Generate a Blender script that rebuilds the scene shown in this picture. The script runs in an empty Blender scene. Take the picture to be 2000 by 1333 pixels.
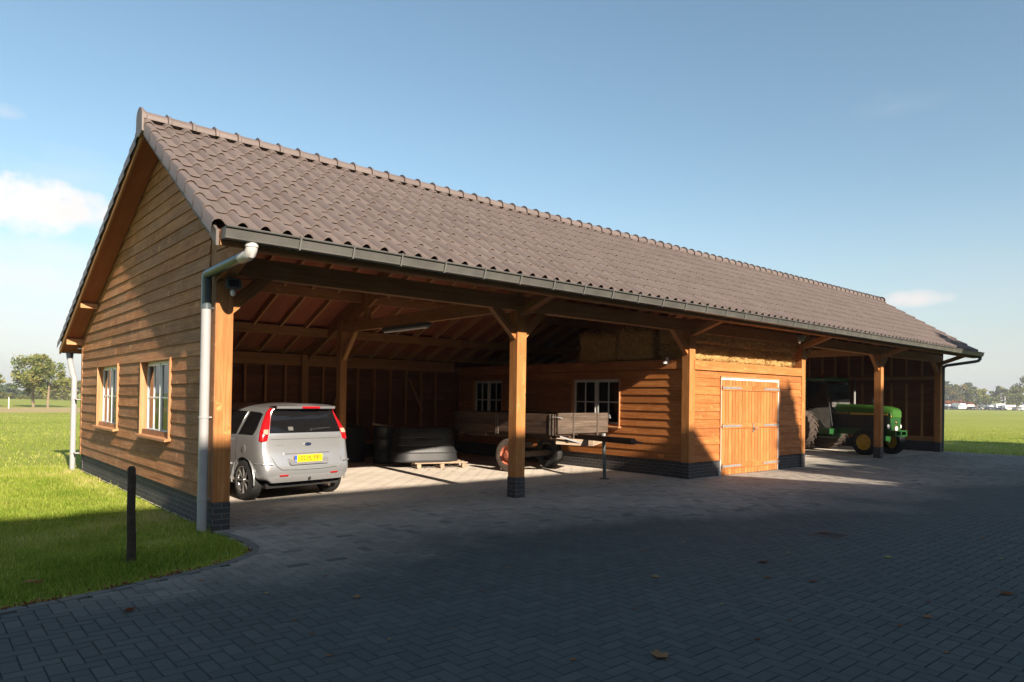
import bpy, bmesh, math, random
import numpy as np
from mathutils import Vector, Matrix
R=math.radians
S=bpy.context.scene
C=S.collection
rng=random.Random(7); nrg=np.random.default_rng(7)

# ------------------------------------------------------------------ camera
yaw,pit,roll=R(49.20),R(0.81),R(0.85)
Fv=Vector((math.cos(yaw)*math.cos(pit),math.sin(yaw)*math.cos(pit),math.sin(pit)))
Rv=Vector((math.sin(yaw),-math.cos(yaw),0)); Uv=Rv.cross(Fv)
R2=Rv*math.cos(roll)+Uv*math.sin(roll); U2=-Rv*math.sin(roll)+Uv*math.cos(roll)
cd=bpy.data.cameras.new('camera'); cam=bpy.data.objects.new('camera',cd); C.objects.link(cam)
m=Matrix((R2,U2,-Fv)).transposed().to_4x4(); m.translation=Vector((-2.737,-8.496,1.608)); cam.matrix_world=m
cd.sensor_width=36; cd.lens=1369.6/2000*36; cd.shift_y=(758.6-666.5)/2000; cd.clip_end=5000; cd.clip_start=.05
S.camera=cam
S.render.resolution_x=1024; S.render.resolution_y=682

# ------------------------------------------------------------------ light
SUNDIR=Vector((0.125,1,-0.472)).normalized()          # direction the light travels
EL=math.asin(-SUNDIR.z); AZ=math.atan2(-SUNDIR.x,-SUNDIR.y)
S.view_settings.view_transform='Standard'; S.view_settings.look='None'
S.view_settings.exposure=1.14; S.view_settings.gamma=1
sd=bpy.data.lights.new('sun','SUN'); sd.energy=5.0; sd.angle=R(.53); sd.color=(1,.87,.72)
so=bpy.data.objects.new('sun',sd); C.objects.link(so); so.rotation_euler=SUNDIR.to_track_quat('-Z','Y').to_euler()
W=bpy.data.worlds.new('World'); S.world=W; W.use_nodes=True
def N(nt,t,x=None,**k):
    n=nt.nodes.new(t)
    for a,b in k.items():
        if a=='inp':
            for i,v in b.items(): n.inputs[i].default_value=v
        else: setattr(n,a,b)
    return n
def world():
    nt=W.node_tree; nt.nodes.clear(); L=nt.links.new
    out=N(nt,'ShaderNodeOutputWorld'); bg=N(nt,'ShaderNodeBackground'); bg.inputs[1].default_value=0.076
    sky=N(nt,'ShaderNodeTexSky'); sky.sky_type='NISHITA'; sky.sun_disc=False; sky.sun_elevation=EL; sky.sun_rotation=AZ%(2*math.pi)
    sky.air_density=1.05; sky.dust_density=.9; sky.ozone_density=1.0; sky.altitude=20
    tc=N(nt,'ShaderNodeTexCoord')
    def vm(op,a,b=None):
        n=N(nt,'ShaderNodeVectorMath'); n.operation=op
        if a is not None: L(a,n.inputs[0])
        if b is not None:
            if hasattr(b,'links'): L(b,n.inputs[1])
            else: n.inputs[1].default_value=b
        return n
    def ma(op,a,b=0,c=None,cl=False):
        n=N(nt,'ShaderNodeMath'); n.operation=op; n.use_clamp=cl
        for i,v in enumerate((a,b,c)):
            if v is None: continue
            if hasattr(v,'links'): L(v,n.inputs[i])
            else: n.inputs[i].default_value=v
        return n.outputs[0]
    g=tc.outputs['Generated']
    def direction(u,v):
        return (Fv+R2*((u-1000)/1369.6)+U2*((758.6-v)/1369.6)).normalized()
    def cloud(u,v,hw,hh,scale,thr,soft,amt,squash=1.0,seed=0):
        d=direction(u,v); rt=Vector((d.y,-d.x,0)).normalized(); up=rt.cross(d)
        a=vm('DOT_PRODUCT',g,tuple(rt)).outputs['Value']; b=vm('DOT_PRODUCT',g,tuple(up)).outputs['Value']; f=vm('DOT_PRODUCT',g,tuple(d)).outputs['Value']
        x=ma('DIVIDE',a,hw/1369.6); y=ma('DIVIDE',b,hh/1369.6)
        r=ma('ADD',ma('POWER',ma('ABSOLUTE',x),2),ma('POWER',ma('ABSOLUTE',y),2))
        fall=ma('SUBTRACT',1.0,r)
        cmb=N(nt,'ShaderNodeCombineXYZ'); L(ma('MULTIPLY',a,scale),cmb.inputs[0]); L(ma('MULTIPLY',b,scale*squash),cmb.inputs[1]); cmb.inputs[2].default_value=seed
        no=N(nt,'ShaderNodeTexNoise',inp={'Scale':1.0,'Detail':7,'Roughness':.58}); L(cmb.outputs[0],no.inputs['Vector'])
        s=ma('ADD',ma('MULTIPLY',fall,.55),no.outputs[0])
        k=ma('DIVIDE',ma('SUBTRACT',s,thr),soft,cl=True)
        k=ma('MULTIPLY',k,amt)
        return ma('MULTIPLY',k,ma('GREATER_THAN',f,0))
    hs=N(nt,'ShaderNodeHueSaturation',inp={'Hue':.487,'Saturation':1.02,'Value':1.03}); L(sky.outputs[0],hs.inputs['Color']); base=hs.outputs[0]
    # hazy pale band low on the horizon
    sep=N(nt,'ShaderNodeSeparateXYZ'); L(g,sep.inputs[0])
    z=sep.outputs[2]
    fz=ma('MULTIPLY',ma('POWER',ma('SUBTRACT',1.0,ma('DIVIDE',z,.30),None,True),1.8),.92)
    mx=N(nt,'ShaderNodeMix'); mx.data_type='RGBA'; L(fz,mx.inputs[0]); L(base,mx.inputs[6]); mx.inputs[7].default_value=(3.75,4.05,4.2,1); base=mx.outputs[2]
    ks=[(cloud(58,400,112,58,26,.66,.30,.95,1.15,3),(9.8,9.4,9.1)),
        (cloud(165,412,90,42,30,.70,.34,.88,1.2,8),(9.2,8.9,8.7)),
        (cloud(60,525,240,60,10,.66,.5,.75,4.5,5),(8.8,8.8,9.0)),
        (cloud(40,620,300,80,9,.66,.6,.65,5,1),(8.6,8.7,8.9)),
        (cloud(110,330,200,60,9,.82,.6,.35,3.5,12),(8.4,8.6,9.0)),
        (cloud(15,218,32,16,20,.7,.5,.4,1.6,4),(8,8,8.4)),
        (cloud(1790,583,66,18,20,.62,.4,.75,1.6,6),(9.0,8.3,8.0)),
        (cloud(1765,200,110,44,14,.86,.6,.20,3,2),(7,7.4,8)),
        (cloud(1950,560,420,120,5,.85,.8,.25,4,9),(6.6,6.5,6.8)),
        ]
    for k,c in ks:
        mx=N(nt,'ShaderNodeMix'); mx.data_type='RGBA'; L(k,mx.inputs[0]); L(base,mx.inputs[6]); mx.inputs[7].default_value=(*[q*SKYC for q in c],1); base=mx.outputs[2]
    L(base,bg.inputs[0]); L(bg.outputs[0],out.inputs[0])
SKYC=.66
world()

# ------------------------------------------------------------------ materials
def mat(name):
    m=bpy.data.materials.new(name); m.use_nodes=True; nt=m.node_tree; nt.nodes.clear()
    o=N(nt,'ShaderNodeOutputMaterial'); p=N(nt,'ShaderNodeBsdfPrincipled'); nt.links.new(p.outputs[0],o.inputs[0])
    return m,nt,p
def ramp(nt,src,stops,interp='LINEAR'):
    r=N(nt,'ShaderNodeValToRGB'); r.color_ramp.interpolation=interp
    e=r.color_ramp.elements
    while len(e)<len(stops): e.new(.5)
    for i,(a,c) in enumerate(stops): e[i].position=a; e[i].color=(*c,1) if len(c)==3 else c
    nt.links.new(src,r.inputs[0]); return r.outputs[0]
def mixc(nt,f,a,b,mode='MIX'):
    x=N(nt,'ShaderNodeMix'); x.data_type='RGBA'; x.blend_type=mode
    for i,v in ((0,f),(6,a),(7,b)):
        if hasattr(v,'links'): nt.links.new(v,x.inputs[i])
        elif i==0: x.inputs[0].default_value=v
        else: x.inputs[i].default_value=(*v,1)
    return x.outputs[2]
def math_(nt,op,a,b=0,cl=False):
    n=N(nt,'ShaderNodeMath'); n.operation=op; n.use_clamp=cl
    for i,v in enumerate((a,b)):
        if hasattr(v,'links'): nt.links.new(v,n.inputs[i])
        else: n.inputs[i].default_value=v
    return n.outputs[0]
def noise(nt,vec,scale,detail=4,rough=.55,dist=0):
    n=N(nt,'ShaderNodeTexNoise',inp={'Scale':scale,'Detail':detail,'Roughness':rough,'Distortion':dist})
    if vec is not None: nt.links.new(vec,n.inputs['Vector'])
    return n.outputs[0]
def bump(nt,p,h,strength=.3,dist=.01):
    b=N(nt,'ShaderNodeBump',inp={'Strength':strength,'Distance':dist}); nt.links.new(h,b.inputs['Height']); nt.links.new(b.outputs[0],p.inputs['Normal'])
def attr(nt,name,out='Fac'):
    a=N(nt,'ShaderNodeAttribute'); a.attribute_name=name; return a.outputs[out]
def wood(name,dark,mid,light,rough=.75,grey=0.0,knots=.6,bmp=.35,vary=.35,streak=.0):
    m,nt,p=mat(name); L=nt.links.new
    uv=N(nt,'ShaderNodeUVMap').outputs[0]; r=attr(nt,'rnd')
    off=N(nt,'ShaderNodeCombineXYZ'); L(math_(nt,'MULTIPLY',r,37.3),off.inputs[0]); L(math_(nt,'MULTIPLY',r,91.7),off.inputs[1]); L(math_(nt,'MULTIPLY',r,13),off.inputs[2])
    ad=N(nt,'ShaderNodeVectorMath'); ad.operation='ADD'; L(uv,ad.inputs[0]); L(off.outputs[0],ad.inputs[1])
    def sc(x,y):
        s=N(nt,'ShaderNodeVectorMath'); s.operation='MULTIPLY'; L(ad.outputs[0],s.inputs[0]); s.inputs[1].default_value=(x,y,1); return s.outputs[0]
    g1=noise(nt,sc(1.2,34),1,5,.6,.7); g2=noise(nt,sc(2.6,7),1,3,.5,.6); g3=noise(nt,sc(.5,.5),1.3,2)
    gr=math_(nt,'ADD',math_(nt,'MULTIPLY',g1,.65),math_(nt,'MULTIPLY',g2,.35))
    col=ramp(nt,gr,[(.28,dark),(.5,mid),(.72,light)])
    tone=math_(nt,'ADD',math_(nt,'MULTIPLY',r,vary),1-vary*.5)
    cb=N(nt,'ShaderNodeCombineXYZ')
    hs=N(nt,'ShaderNodeHueSaturation'); L(col,hs.inputs['Color']); L(tone,hs.inputs['Value'])
    hs.inputs['Saturation'].default_value=1.0
    col=hs.outputs[0]
    # knots with light streaks round them
    vo=N(nt,'ShaderNodeTexVoronoi',inp={'Scale':1.0,'Randomness':1.0}); L(sc(2.3,5.2),vo.inputs['Vector'])
    k=ramp(nt,vo.outputs['Distance'],[(.03,(1,1,1)),(.075,(0,0,0))])
    k2=ramp(nt,vo.outputs['Distance'],[(.08,(0,0,0)),(.12,(1,1,1)),(.3,(0,0,0))])
    km=math_(nt,'MULTIPLY',k,knots); col=mixc(nt,km,col,tuple(c*.33 for c in mid))
    st=math_(nt,'MULTIPLY',k2,math_(nt,'MULTIPLY',ramp(nt,noise(nt,sc(9,3.),1,3,.6,1.5),[(.5,(0,0,0)),(.66,(1,1,1))]),knots*.8))
    col=mixc(nt,st,col,tuple(min(1,c*1.5) for c in light))
    if grey>0:
        gm=math_(nt,'MULTIPLY',ramp(nt,g3,[(.35,(0,0,0)),(.68,(1,1,1))]),grey); col=mixc(nt,gm,col,(mid[0]*.6+.08,mid[0]*.55+.075,mid[0]*.45+.06))
    s4=ramp(nt,noise(nt,sc(11,2.2),1,4,.65,1.2),[(.60,(0,0,0)),(.70,(1,1,1))]); col=mixc(nt,math_(nt,'MULTIPLY',s4,streak),col,tuple(min(1,c*1.35) for c in light))
    s5=ramp(nt,noise(nt,sc(7,1.7),1,4,.65,.8),[(.30,(1,1,1)),(.40,(0,0,0))]); col=mixc(nt,math_(nt,'MULTIPLY',s5,streak*.9),col,dark)
    L(col,p.inputs['Base Color']); p.inputs['Roughness'].default_value=rough; p.inputs['Specular IOR Level'].default_value=.25
    h=math_(nt,'ADD',g1,math_(nt,'MULTIPLY',k2,.3)); bump(nt,p,h,bmp,.004)
    return m
M={}
M['post']=wood('larch_post',(.27,.10,.028),(.43,.175,.052),(.56,.27,.10),rough=.62,knots=.7,bmp=.25,vary=.25)
M['clad']=wood('orange_cladding',(.23,.076,.020),(.385,.136,.038),(.51,.215,.072),rough=.6,knots=.9,bmp=.3,vary=.36,streak=.35)
M['gable']=wood('weathered_cladding',(.17,.064,.022),(.325,.138,.052),(.50,.25,.11),rough=.8,grey=.18,knots=.9,bmp=.45,vary=.42,streak=.5)
M['trim']=wood('pale_trim',(.33,.145,.06),(.44,.21,.095),(.54,.29,.145),rough=.7,knots=.4,vary=.2)
M['rough']=wood('rough_timber',(.26,.115,.04),(.38,.185,.07),(.48,.26,.105),rough=.85,knots=.6,bmp=.4)
M['deck']=wood('roof_underside',(.25,.075,.034),(.32,.10,.047),(.38,.13,.062),rough=.85,knots=.1,vary=.2)
M['door']=wood('door_boards',(.29,.095,.025),(.43,.158,.047),(.54,.235,.085),rough=.6,knots=.5,vary=.35,bmp=.2)
M['old']=wood('old_trailer_boards',(.022,.011,.007),(.048,.027,.018),(.10,.062,.042),rough=.9,grey=.0,knots=.3,bmp=.6,vary=.5)
M['grey_wood']=wood('grey_pallet_wood',(.20,.14,.09),(.32,.24,.17),(.44,.35,.26),rough=.9,knots=.3)
M['dark_wood']=wood('dark_fence_wood',(.035,.026,.018),(.06,.045,.032),(.10,.078,.055),rough=.9,knots=.4,bmp=.8)
def plain(name,c,rough=.5,metal=0,var=0,scale=8,spec=.5,bmp=0,coat=0,obj=True):
    m,nt,p=mat(name)
    if var or bmp:
        tc=N(nt,'ShaderNodeTexCoord').outputs['Object']; n=noise(nt,tc,scale,5,.6)
        if var: nt.links.new(mixc(nt,ramp(nt,n,[(.3,(0,0,0)),(.7,(1,1,1))]),tuple(q*(1-var) for q in c),tuple(min(1,q*(1+var)) for q in c)),p.inputs['Base Color'])
        else: p.inputs['Base Color'].default_value=(*c,1)
        if bmp: bump(nt,p,noise(nt,tc,scale*6,4,.6),bmp,.01)
    else: p.inputs['Base Color'].default_value=(*c,1)
    p.inputs['Roughness'].default_value=rough; p.inputs['Metallic'].default_value=metal; p.inputs['Specular IOR Level'].default_value=spec
    if coat: p.inputs['Coat Weight'].default_value=coat; p.inputs['Coat Roughness'].default_value=.08
    return m
M['white']=plain('white_paint',(.78,.78,.75),.4,var=.04)
M['zinc']=plain('zinc_gutter',(.105,.102,.092),.45,.25,var=.2,scale=3)
M['zincl']=plain('light_zinc',(.16,.158,.148),.5,.2)
M['galv']=plain('galvanised_steel',(.30,.30,.295),.45,.3,var=.15,scale=20)
M['pvc']=plain('grey_pvc_pipe',(.35,.34,.335),.38,var=.08,scale=2)
M['pvclight']=plain('light_grey_pipe',(.50,.485,.465),.35,var=.06)
M['pvcdark']=plain('dark_grey_pipe',(.10,.125,.13),.28,.3,var=.1)
M['black']=plain('black_rubber',(.018,.018,.018),.75,var=.3,scale=14,bmp=.2)
M['dusty_rubber']=plain('dusty_rubber',(.085,.065,.05),.9,var=.35,scale=8,bmp=.3)
M['lugrubber']=plain('dusty_tractor_rubber',(.055,.040,.031),.9,var=.35,scale=8,bmp=.3)
M['blackplastic']=plain('black_plastic',(.020,.021,.022),.42,var=.25,scale=4)
M['paint']=plain('silver_car_paint',(.40,.41,.42),.28,.6,var=.02,coat=.8)
M['carplastic']=plain('grey_bumper_plastic',(.22,.22,.22),.5)
M['carglass']=plain('tinted_car_glass',(.008,.008,.009),.05,spec=.35)
M['red']=plain('red_lens',(.42,.008,.012),.15,coat=.6)
M['redlamp']=plain('pale_lens',(.55,.30,.22),.2)
M['yellowplate']=plain('yellow_plate',(.85,.52,.01),.4)
M['blue']=plain('blue_strip',(.03,.10,.50),.4)
M['badge']=plain('dark_blue_badge',(.02,.03,.09),.25)
M['chrome']=plain('chrome',(.7,.7,.7),.12,1)
M['ink']=plain('black_ink',(.02,.02,.02),.6)
M['wheelred']=plain('rusty_red_rim',(.42,.12,.065),.65,var=.45,scale=12,bmp=.3)
M['alloy']=plain('alloy_wheel',(.42,.41,.39),.35,.8)
M['green']=plain('green_tractor_paint',(.013,.075,.016),.38,var=.18,scale=5,coat=.4)
M['hoodgreen']=plain('bright_green_hood',(.038,.125,.018),.35,var=.1,scale=5,coat=.5)
M['yellow']=plain('yellow_paint',(.55,.33,.03),.5,var=.2,scale=9)
M['darkmetal']=plain('dark_metal',(.03,.03,.032),.55,.4,var=.3,scale=9)
M['dustglass']=plain('dusty_glass',(.10,.098,.09),.35,var=.3,scale=6)
M['lamp']=plain('clear_lamp_lens',(.7,.7,.68),.1)
M['tube']=plain('lamp_tube_cover',(.62,.60,.58),.4)
M['iron']=plain('rusty_iron',(.11,.085,.065),.8,.2,var=.4,scale=20,bmp=.3)
M['bluegrey']=plain('weathered_steel_jack',(.10,.12,.12),.6,.3,var=.3,scale=15)
M['caravan']=plain('white_caravan',(.80,.80,.78),.35)
M['darkcar']=plain('dark_blue_car',(.02,.035,.06),.3,.3,coat=.5)
M['blackcar']=plain('black_car',(.02,.02,.022),.3,.2,coat=.5)
M['bluecar']=plain('blue_car',(.05,.11,.19),.3,.3,coat=.5)
M['greycar']=plain('grey_car',(.25,.28,.31),.3,.4,coat=.5)
M['tancar']=plain('beige_car',(.55,.48,.35),.35,.2,coat=.5)
def glassmat():
    m=bpy.data.materials.new('window_glass'); m.use_nodes=True; nt=m.node_tree; nt.nodes.clear(); L=nt.links.new
    o=N(nt,'ShaderNodeOutputMaterial'); g=N(nt,'ShaderNodeBsdfGlossy',inp={'Roughness':.01}); t=N(nt,'ShaderNodeBsdfTransparent'); t.inputs[0].default_value=(.80,.84,.82,1)
    fr=N(nt,'ShaderNodeFresnel',inp={'IOR':1.9}); mx=N(nt,'ShaderNodeMixShader'); L(fr.outputs[0],mx.inputs[0]); L(t.outputs[0],mx.inputs[1]); L(g.outputs[0],mx.inputs[2]); L(mx.outputs[0],o.inputs[0]); return m
M['glass']=glassmat()
def brickmat():
    m,nt,p=mat('dark_brick'); L=nt.links.new
    uv=N(nt,'ShaderNodeUVMap').outputs[0]
    b=N(nt,'ShaderNodeTexBrick',inp={'Scale':1.0,'Mortar Size':.0055,'Mortar Smooth':.2,'Bias':0,'Brick Width':.21,'Row Height':.0655,'Color1':(.022,.022,.026,1),'Color2':(.048,.044,.045,1),'Mortar':(.13,.125,.12,1)})
    L(uv,b.inputs['Vector']); n=noise(nt,uv,40,4)
    col=mixc(nt,math_(nt,'MULTIPLY',n,.5),b.outputs[0],(.09,.075,.07))
    L(col,p.inputs['Base Color']); p.inputs['Roughness'].default_value=.8
    bump(nt,p,math_(nt,'ADD',math_(nt,'MULTIPLY',b.outputs['Fac'],-1),math_(nt,'MULTIPLY',n,.25)),.6,.006); return m
M['brick']=brickmat()
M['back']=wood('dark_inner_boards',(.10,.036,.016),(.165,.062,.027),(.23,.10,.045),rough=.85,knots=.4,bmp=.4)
def tilemat():
    m,nt,p=mat('brown_concrete_tile'); L=nt.links.new
    tc=N(nt,'ShaderNodeTexCoord').outputs['Object']; r=attr(nt,'rnd')
    n=noise(nt,tc,2.2,5,.6); n2=noise(nt,tc,90,3,.6)
    c=ramp(nt,math_(nt,'ADD',math_(nt,'MULTIPLY',n,.5),math_(nt,'MULTIPLY',n2,.5)),[(.3,(.116,.087,.077)),(.7,(.160,.126,.112))])
    n5=noise(nt,tc,.5,4,.6); c=mixc(nt,math_(nt,'MULTIPLY',ramp(nt,n5,[(.45,(0,0,0)),(.7,(1,1,1))]),.22),c,(.15,.128,.112))
    hs=N(nt,'ShaderNodeHueSaturation'); L(c,hs.inputs['Color']); L(math_(nt,'ADD',math_(nt,'MULTIPLY',r,.16),.92),hs.inputs['Value'])
    L(hs.outputs[0],p.inputs['Base Color']); p.inputs['Roughness'].default_value=.55; p.inputs['Specular IOR Level'].default_value=.45
    bump(nt,p,n2,.12,.003); return m
M['tile']=tilemat()
def strawmat():
    m,nt,p=mat('straw'); L=nt.links.new
    tc=N(nt,'ShaderNodeTexCoord').outputs['Object']
    def sc(x,y,z):
        s=N(nt,'ShaderNodeVectorMath'); s.operation='MULTIPLY'; L(tc,s.inputs[0]); s.inputs[1].default_value=(x,y,z); return s.outputs[0]
    a=noise(nt,sc(75,75,22),1,5,.75,2.5); b=noise(nt,sc(22,22,30),1,4,.7,2.0)
    h=math_(nt,'ADD',math_(nt,'MULTIPLY',a,.6),math_(nt,'MULTIPLY',b,.4))
    L(ramp(nt,h,[(.36,(.16,.08,.02)),(.5,(.52,.31,.10)),(.64,(.85,.60,.27))]),p.inputs['Base Color']); p.inputs['Roughness'].default_value=.8
    bump(nt,p,h,1,.03); return m
M['straw']=strawmat()
def pavemat():
    m,nt,p=mat('herringbone_pavers'); L=nt.links.new
    tc=N(nt,'ShaderNodeTexCoord').outputs['Object']; r=attr(nt,'rnd'); d=attr(nt,'dust')
    n=noise(nt,tc,1.1,5,.6); n2=noise(nt,tc,120,4,.7); n3=noise(nt,tc,6,4,.65)
    base=ramp(nt,r,[(0,(.057,.067,.065)),(.5,(.065,.075,.072)),(1,(.075,.085,.081))])
    base=mixc(nt,math_(nt,'MULTIPLY',n2,.22),base,(.085,.09,.095))
    du=math_(nt,'ADD',d,math_(nt,'MULTIPLY',math_(nt,'SUBTRACT',n3,.5),math_(nt,'MULTIPLY',d,.6)),True)
    dc=ramp(nt,n,[(.3,(.52,.455,.375)),(.7,(.66,.59,.50))])
    col=mixc(nt,du,base,dc); L(col,p.inputs['Base Color']); p.inputs['Roughness'].default_value=.85; p.inputs['Specular IOR Level'].default_value=.25
    bump(nt,p,n2,.35,.004); return m
M['paver']=pavemat()
def jointmat():
    m,nt,p=mat('sanded_joints'); L=nt.links.new
    tc=N(nt,'ShaderNodeTexCoord').outputs['Object']; n=noise(nt,tc,3,5)
    L(ramp(nt,n,[(.35,(.014,.015,.016)),(.7,(.035,.036,.034))]),p.inputs['Base Color']); p.inputs['Roughness'].default_value=.95; return m
M['joint']=jointmat()
def groundmat():
    m,nt,p=mat('meadow_ground'); L=nt.links.new
    tc=N(nt,'ShaderNodeTexCoord').outputs['Object']
    n=noise(nt,tc,.06,5,.6); n2=noise(nt,tc,1.2,6,.7); n3=noise(nt,tc,14,4,.7); n4=noise(nt,tc,.9,3,.6)
    a=math_(nt,'ADD',math_(nt,'MULTIPLY',n,.3),math_(nt,'ADD',math_(nt,'MULTIPLY',n2,.35),math_(nt,'MULTIPLY',n3,.35)))
    g=ramp(nt,a,[(.32,(.15,.19,.028)),(.5,(.25,.28,.050)),(.68,(.35,.34,.09))])
    # dry brown strip far off to the left, beyond the mown field
    sp=N(nt,'ShaderNodeSeparateXYZ'); L(tc,sp.inputs[0]); y=math_(nt,'ADD',sp.outputs[1],math_(nt,'MULTIPLY',math_(nt,'SUBTRACT',n4,.5),4))
    band=math_(nt,'MULTIPLY',math_(nt,'GREATER_THAN',y,70),math_(nt,'LESS_THAN',y,112)); near=math_(nt,'LESS_THAN',sp.outputs[0],90)
    col=mixc(nt,math_(nt,'MULTIPLY',math_(nt,'MULTIPLY',band,near),.8),g,(.42,.31,.17))
    L(col,p.inputs['Base Color']); p.inputs['Roughness'].default_value=.95; p.inputs['Specular IOR Level'].default_value=.1
    bump(nt,p,a,1,.08); return m
M['ground']=groundmat()
def leafy(name,stops,transl=.35,at='rnd'):
    m=bpy.data.materials.new(name); m.use_nodes=True; nt=m.node_tree; nt.nodes.clear(); L=nt.links.new
    o=N(nt,'ShaderNodeOutputMaterial'); r=attr(nt,at); c=ramp(nt,r,stops)
    d=N(nt,'ShaderNodeBsdfDiffuse'); t=N(nt,'ShaderNodeBsdfTranslucent'); L(c,d.inputs[0]); L(c,t.inputs[0])
    mx=N(nt,'ShaderNodeMixShader'); mx.inputs[0].default_value=transl; L(d.outputs[0],mx.inputs[1]); L(t.outputs[0],mx.inputs[2]); L(mx.outputs[0],o.inputs[0]); return m
M['grass']=leafy('grass_blades',[(0,(.085,.155,.018)),(.4,(.24,.33,.042)),(.75,(.43,.45,.09)),(.92,(.62,.54,.22)),(1,(.70,.54,.30))],.35)
M['leafA']=leafy('oak_leaves',[(0,(.075,.105,.026)),(.5,(.165,.19,.055)),(.85,(.26,.25,.08)),(1,(.36,.27,.11))],.25)
M['leafB']=leafy('dark_leaves',[(0,(.035,.06,.03)),(.6,(.075,.105,.05)),(1,(.12,.145,.065))],.2)
M['leafC']=leafy('yellowing_leaves',[(0,(.07,.085,.02)),(.6,(.15,.14,.035)),(1,(.25,.17,.06))],.25)
M['leafR']=leafy('red_shrub_leaves',[(0,(.16,.035,.012)),(.6,(.32,.08,.025)),(1,(.40,.16,.06))],.25)
M['bark']=plain('bark',(.20,.15,.10),.9,var=.4,scale=6,bmp=.8)
M['dryleaf']=leafy('fallen_leaves',[(0,(.12,.035,.02)),(.4,(.22,.09,.04)),(.75,(.34,.20,.10)),(1,(.42,.33,.07))],.15)
M['housewall']=plain('pale_house_wall',(.32,.29,.25),.9,var=.1,scale=1)
M['redtile']=plain('dark_roof_tile',(.10,.055,.045),.8,var=.2,scale=3)

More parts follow.
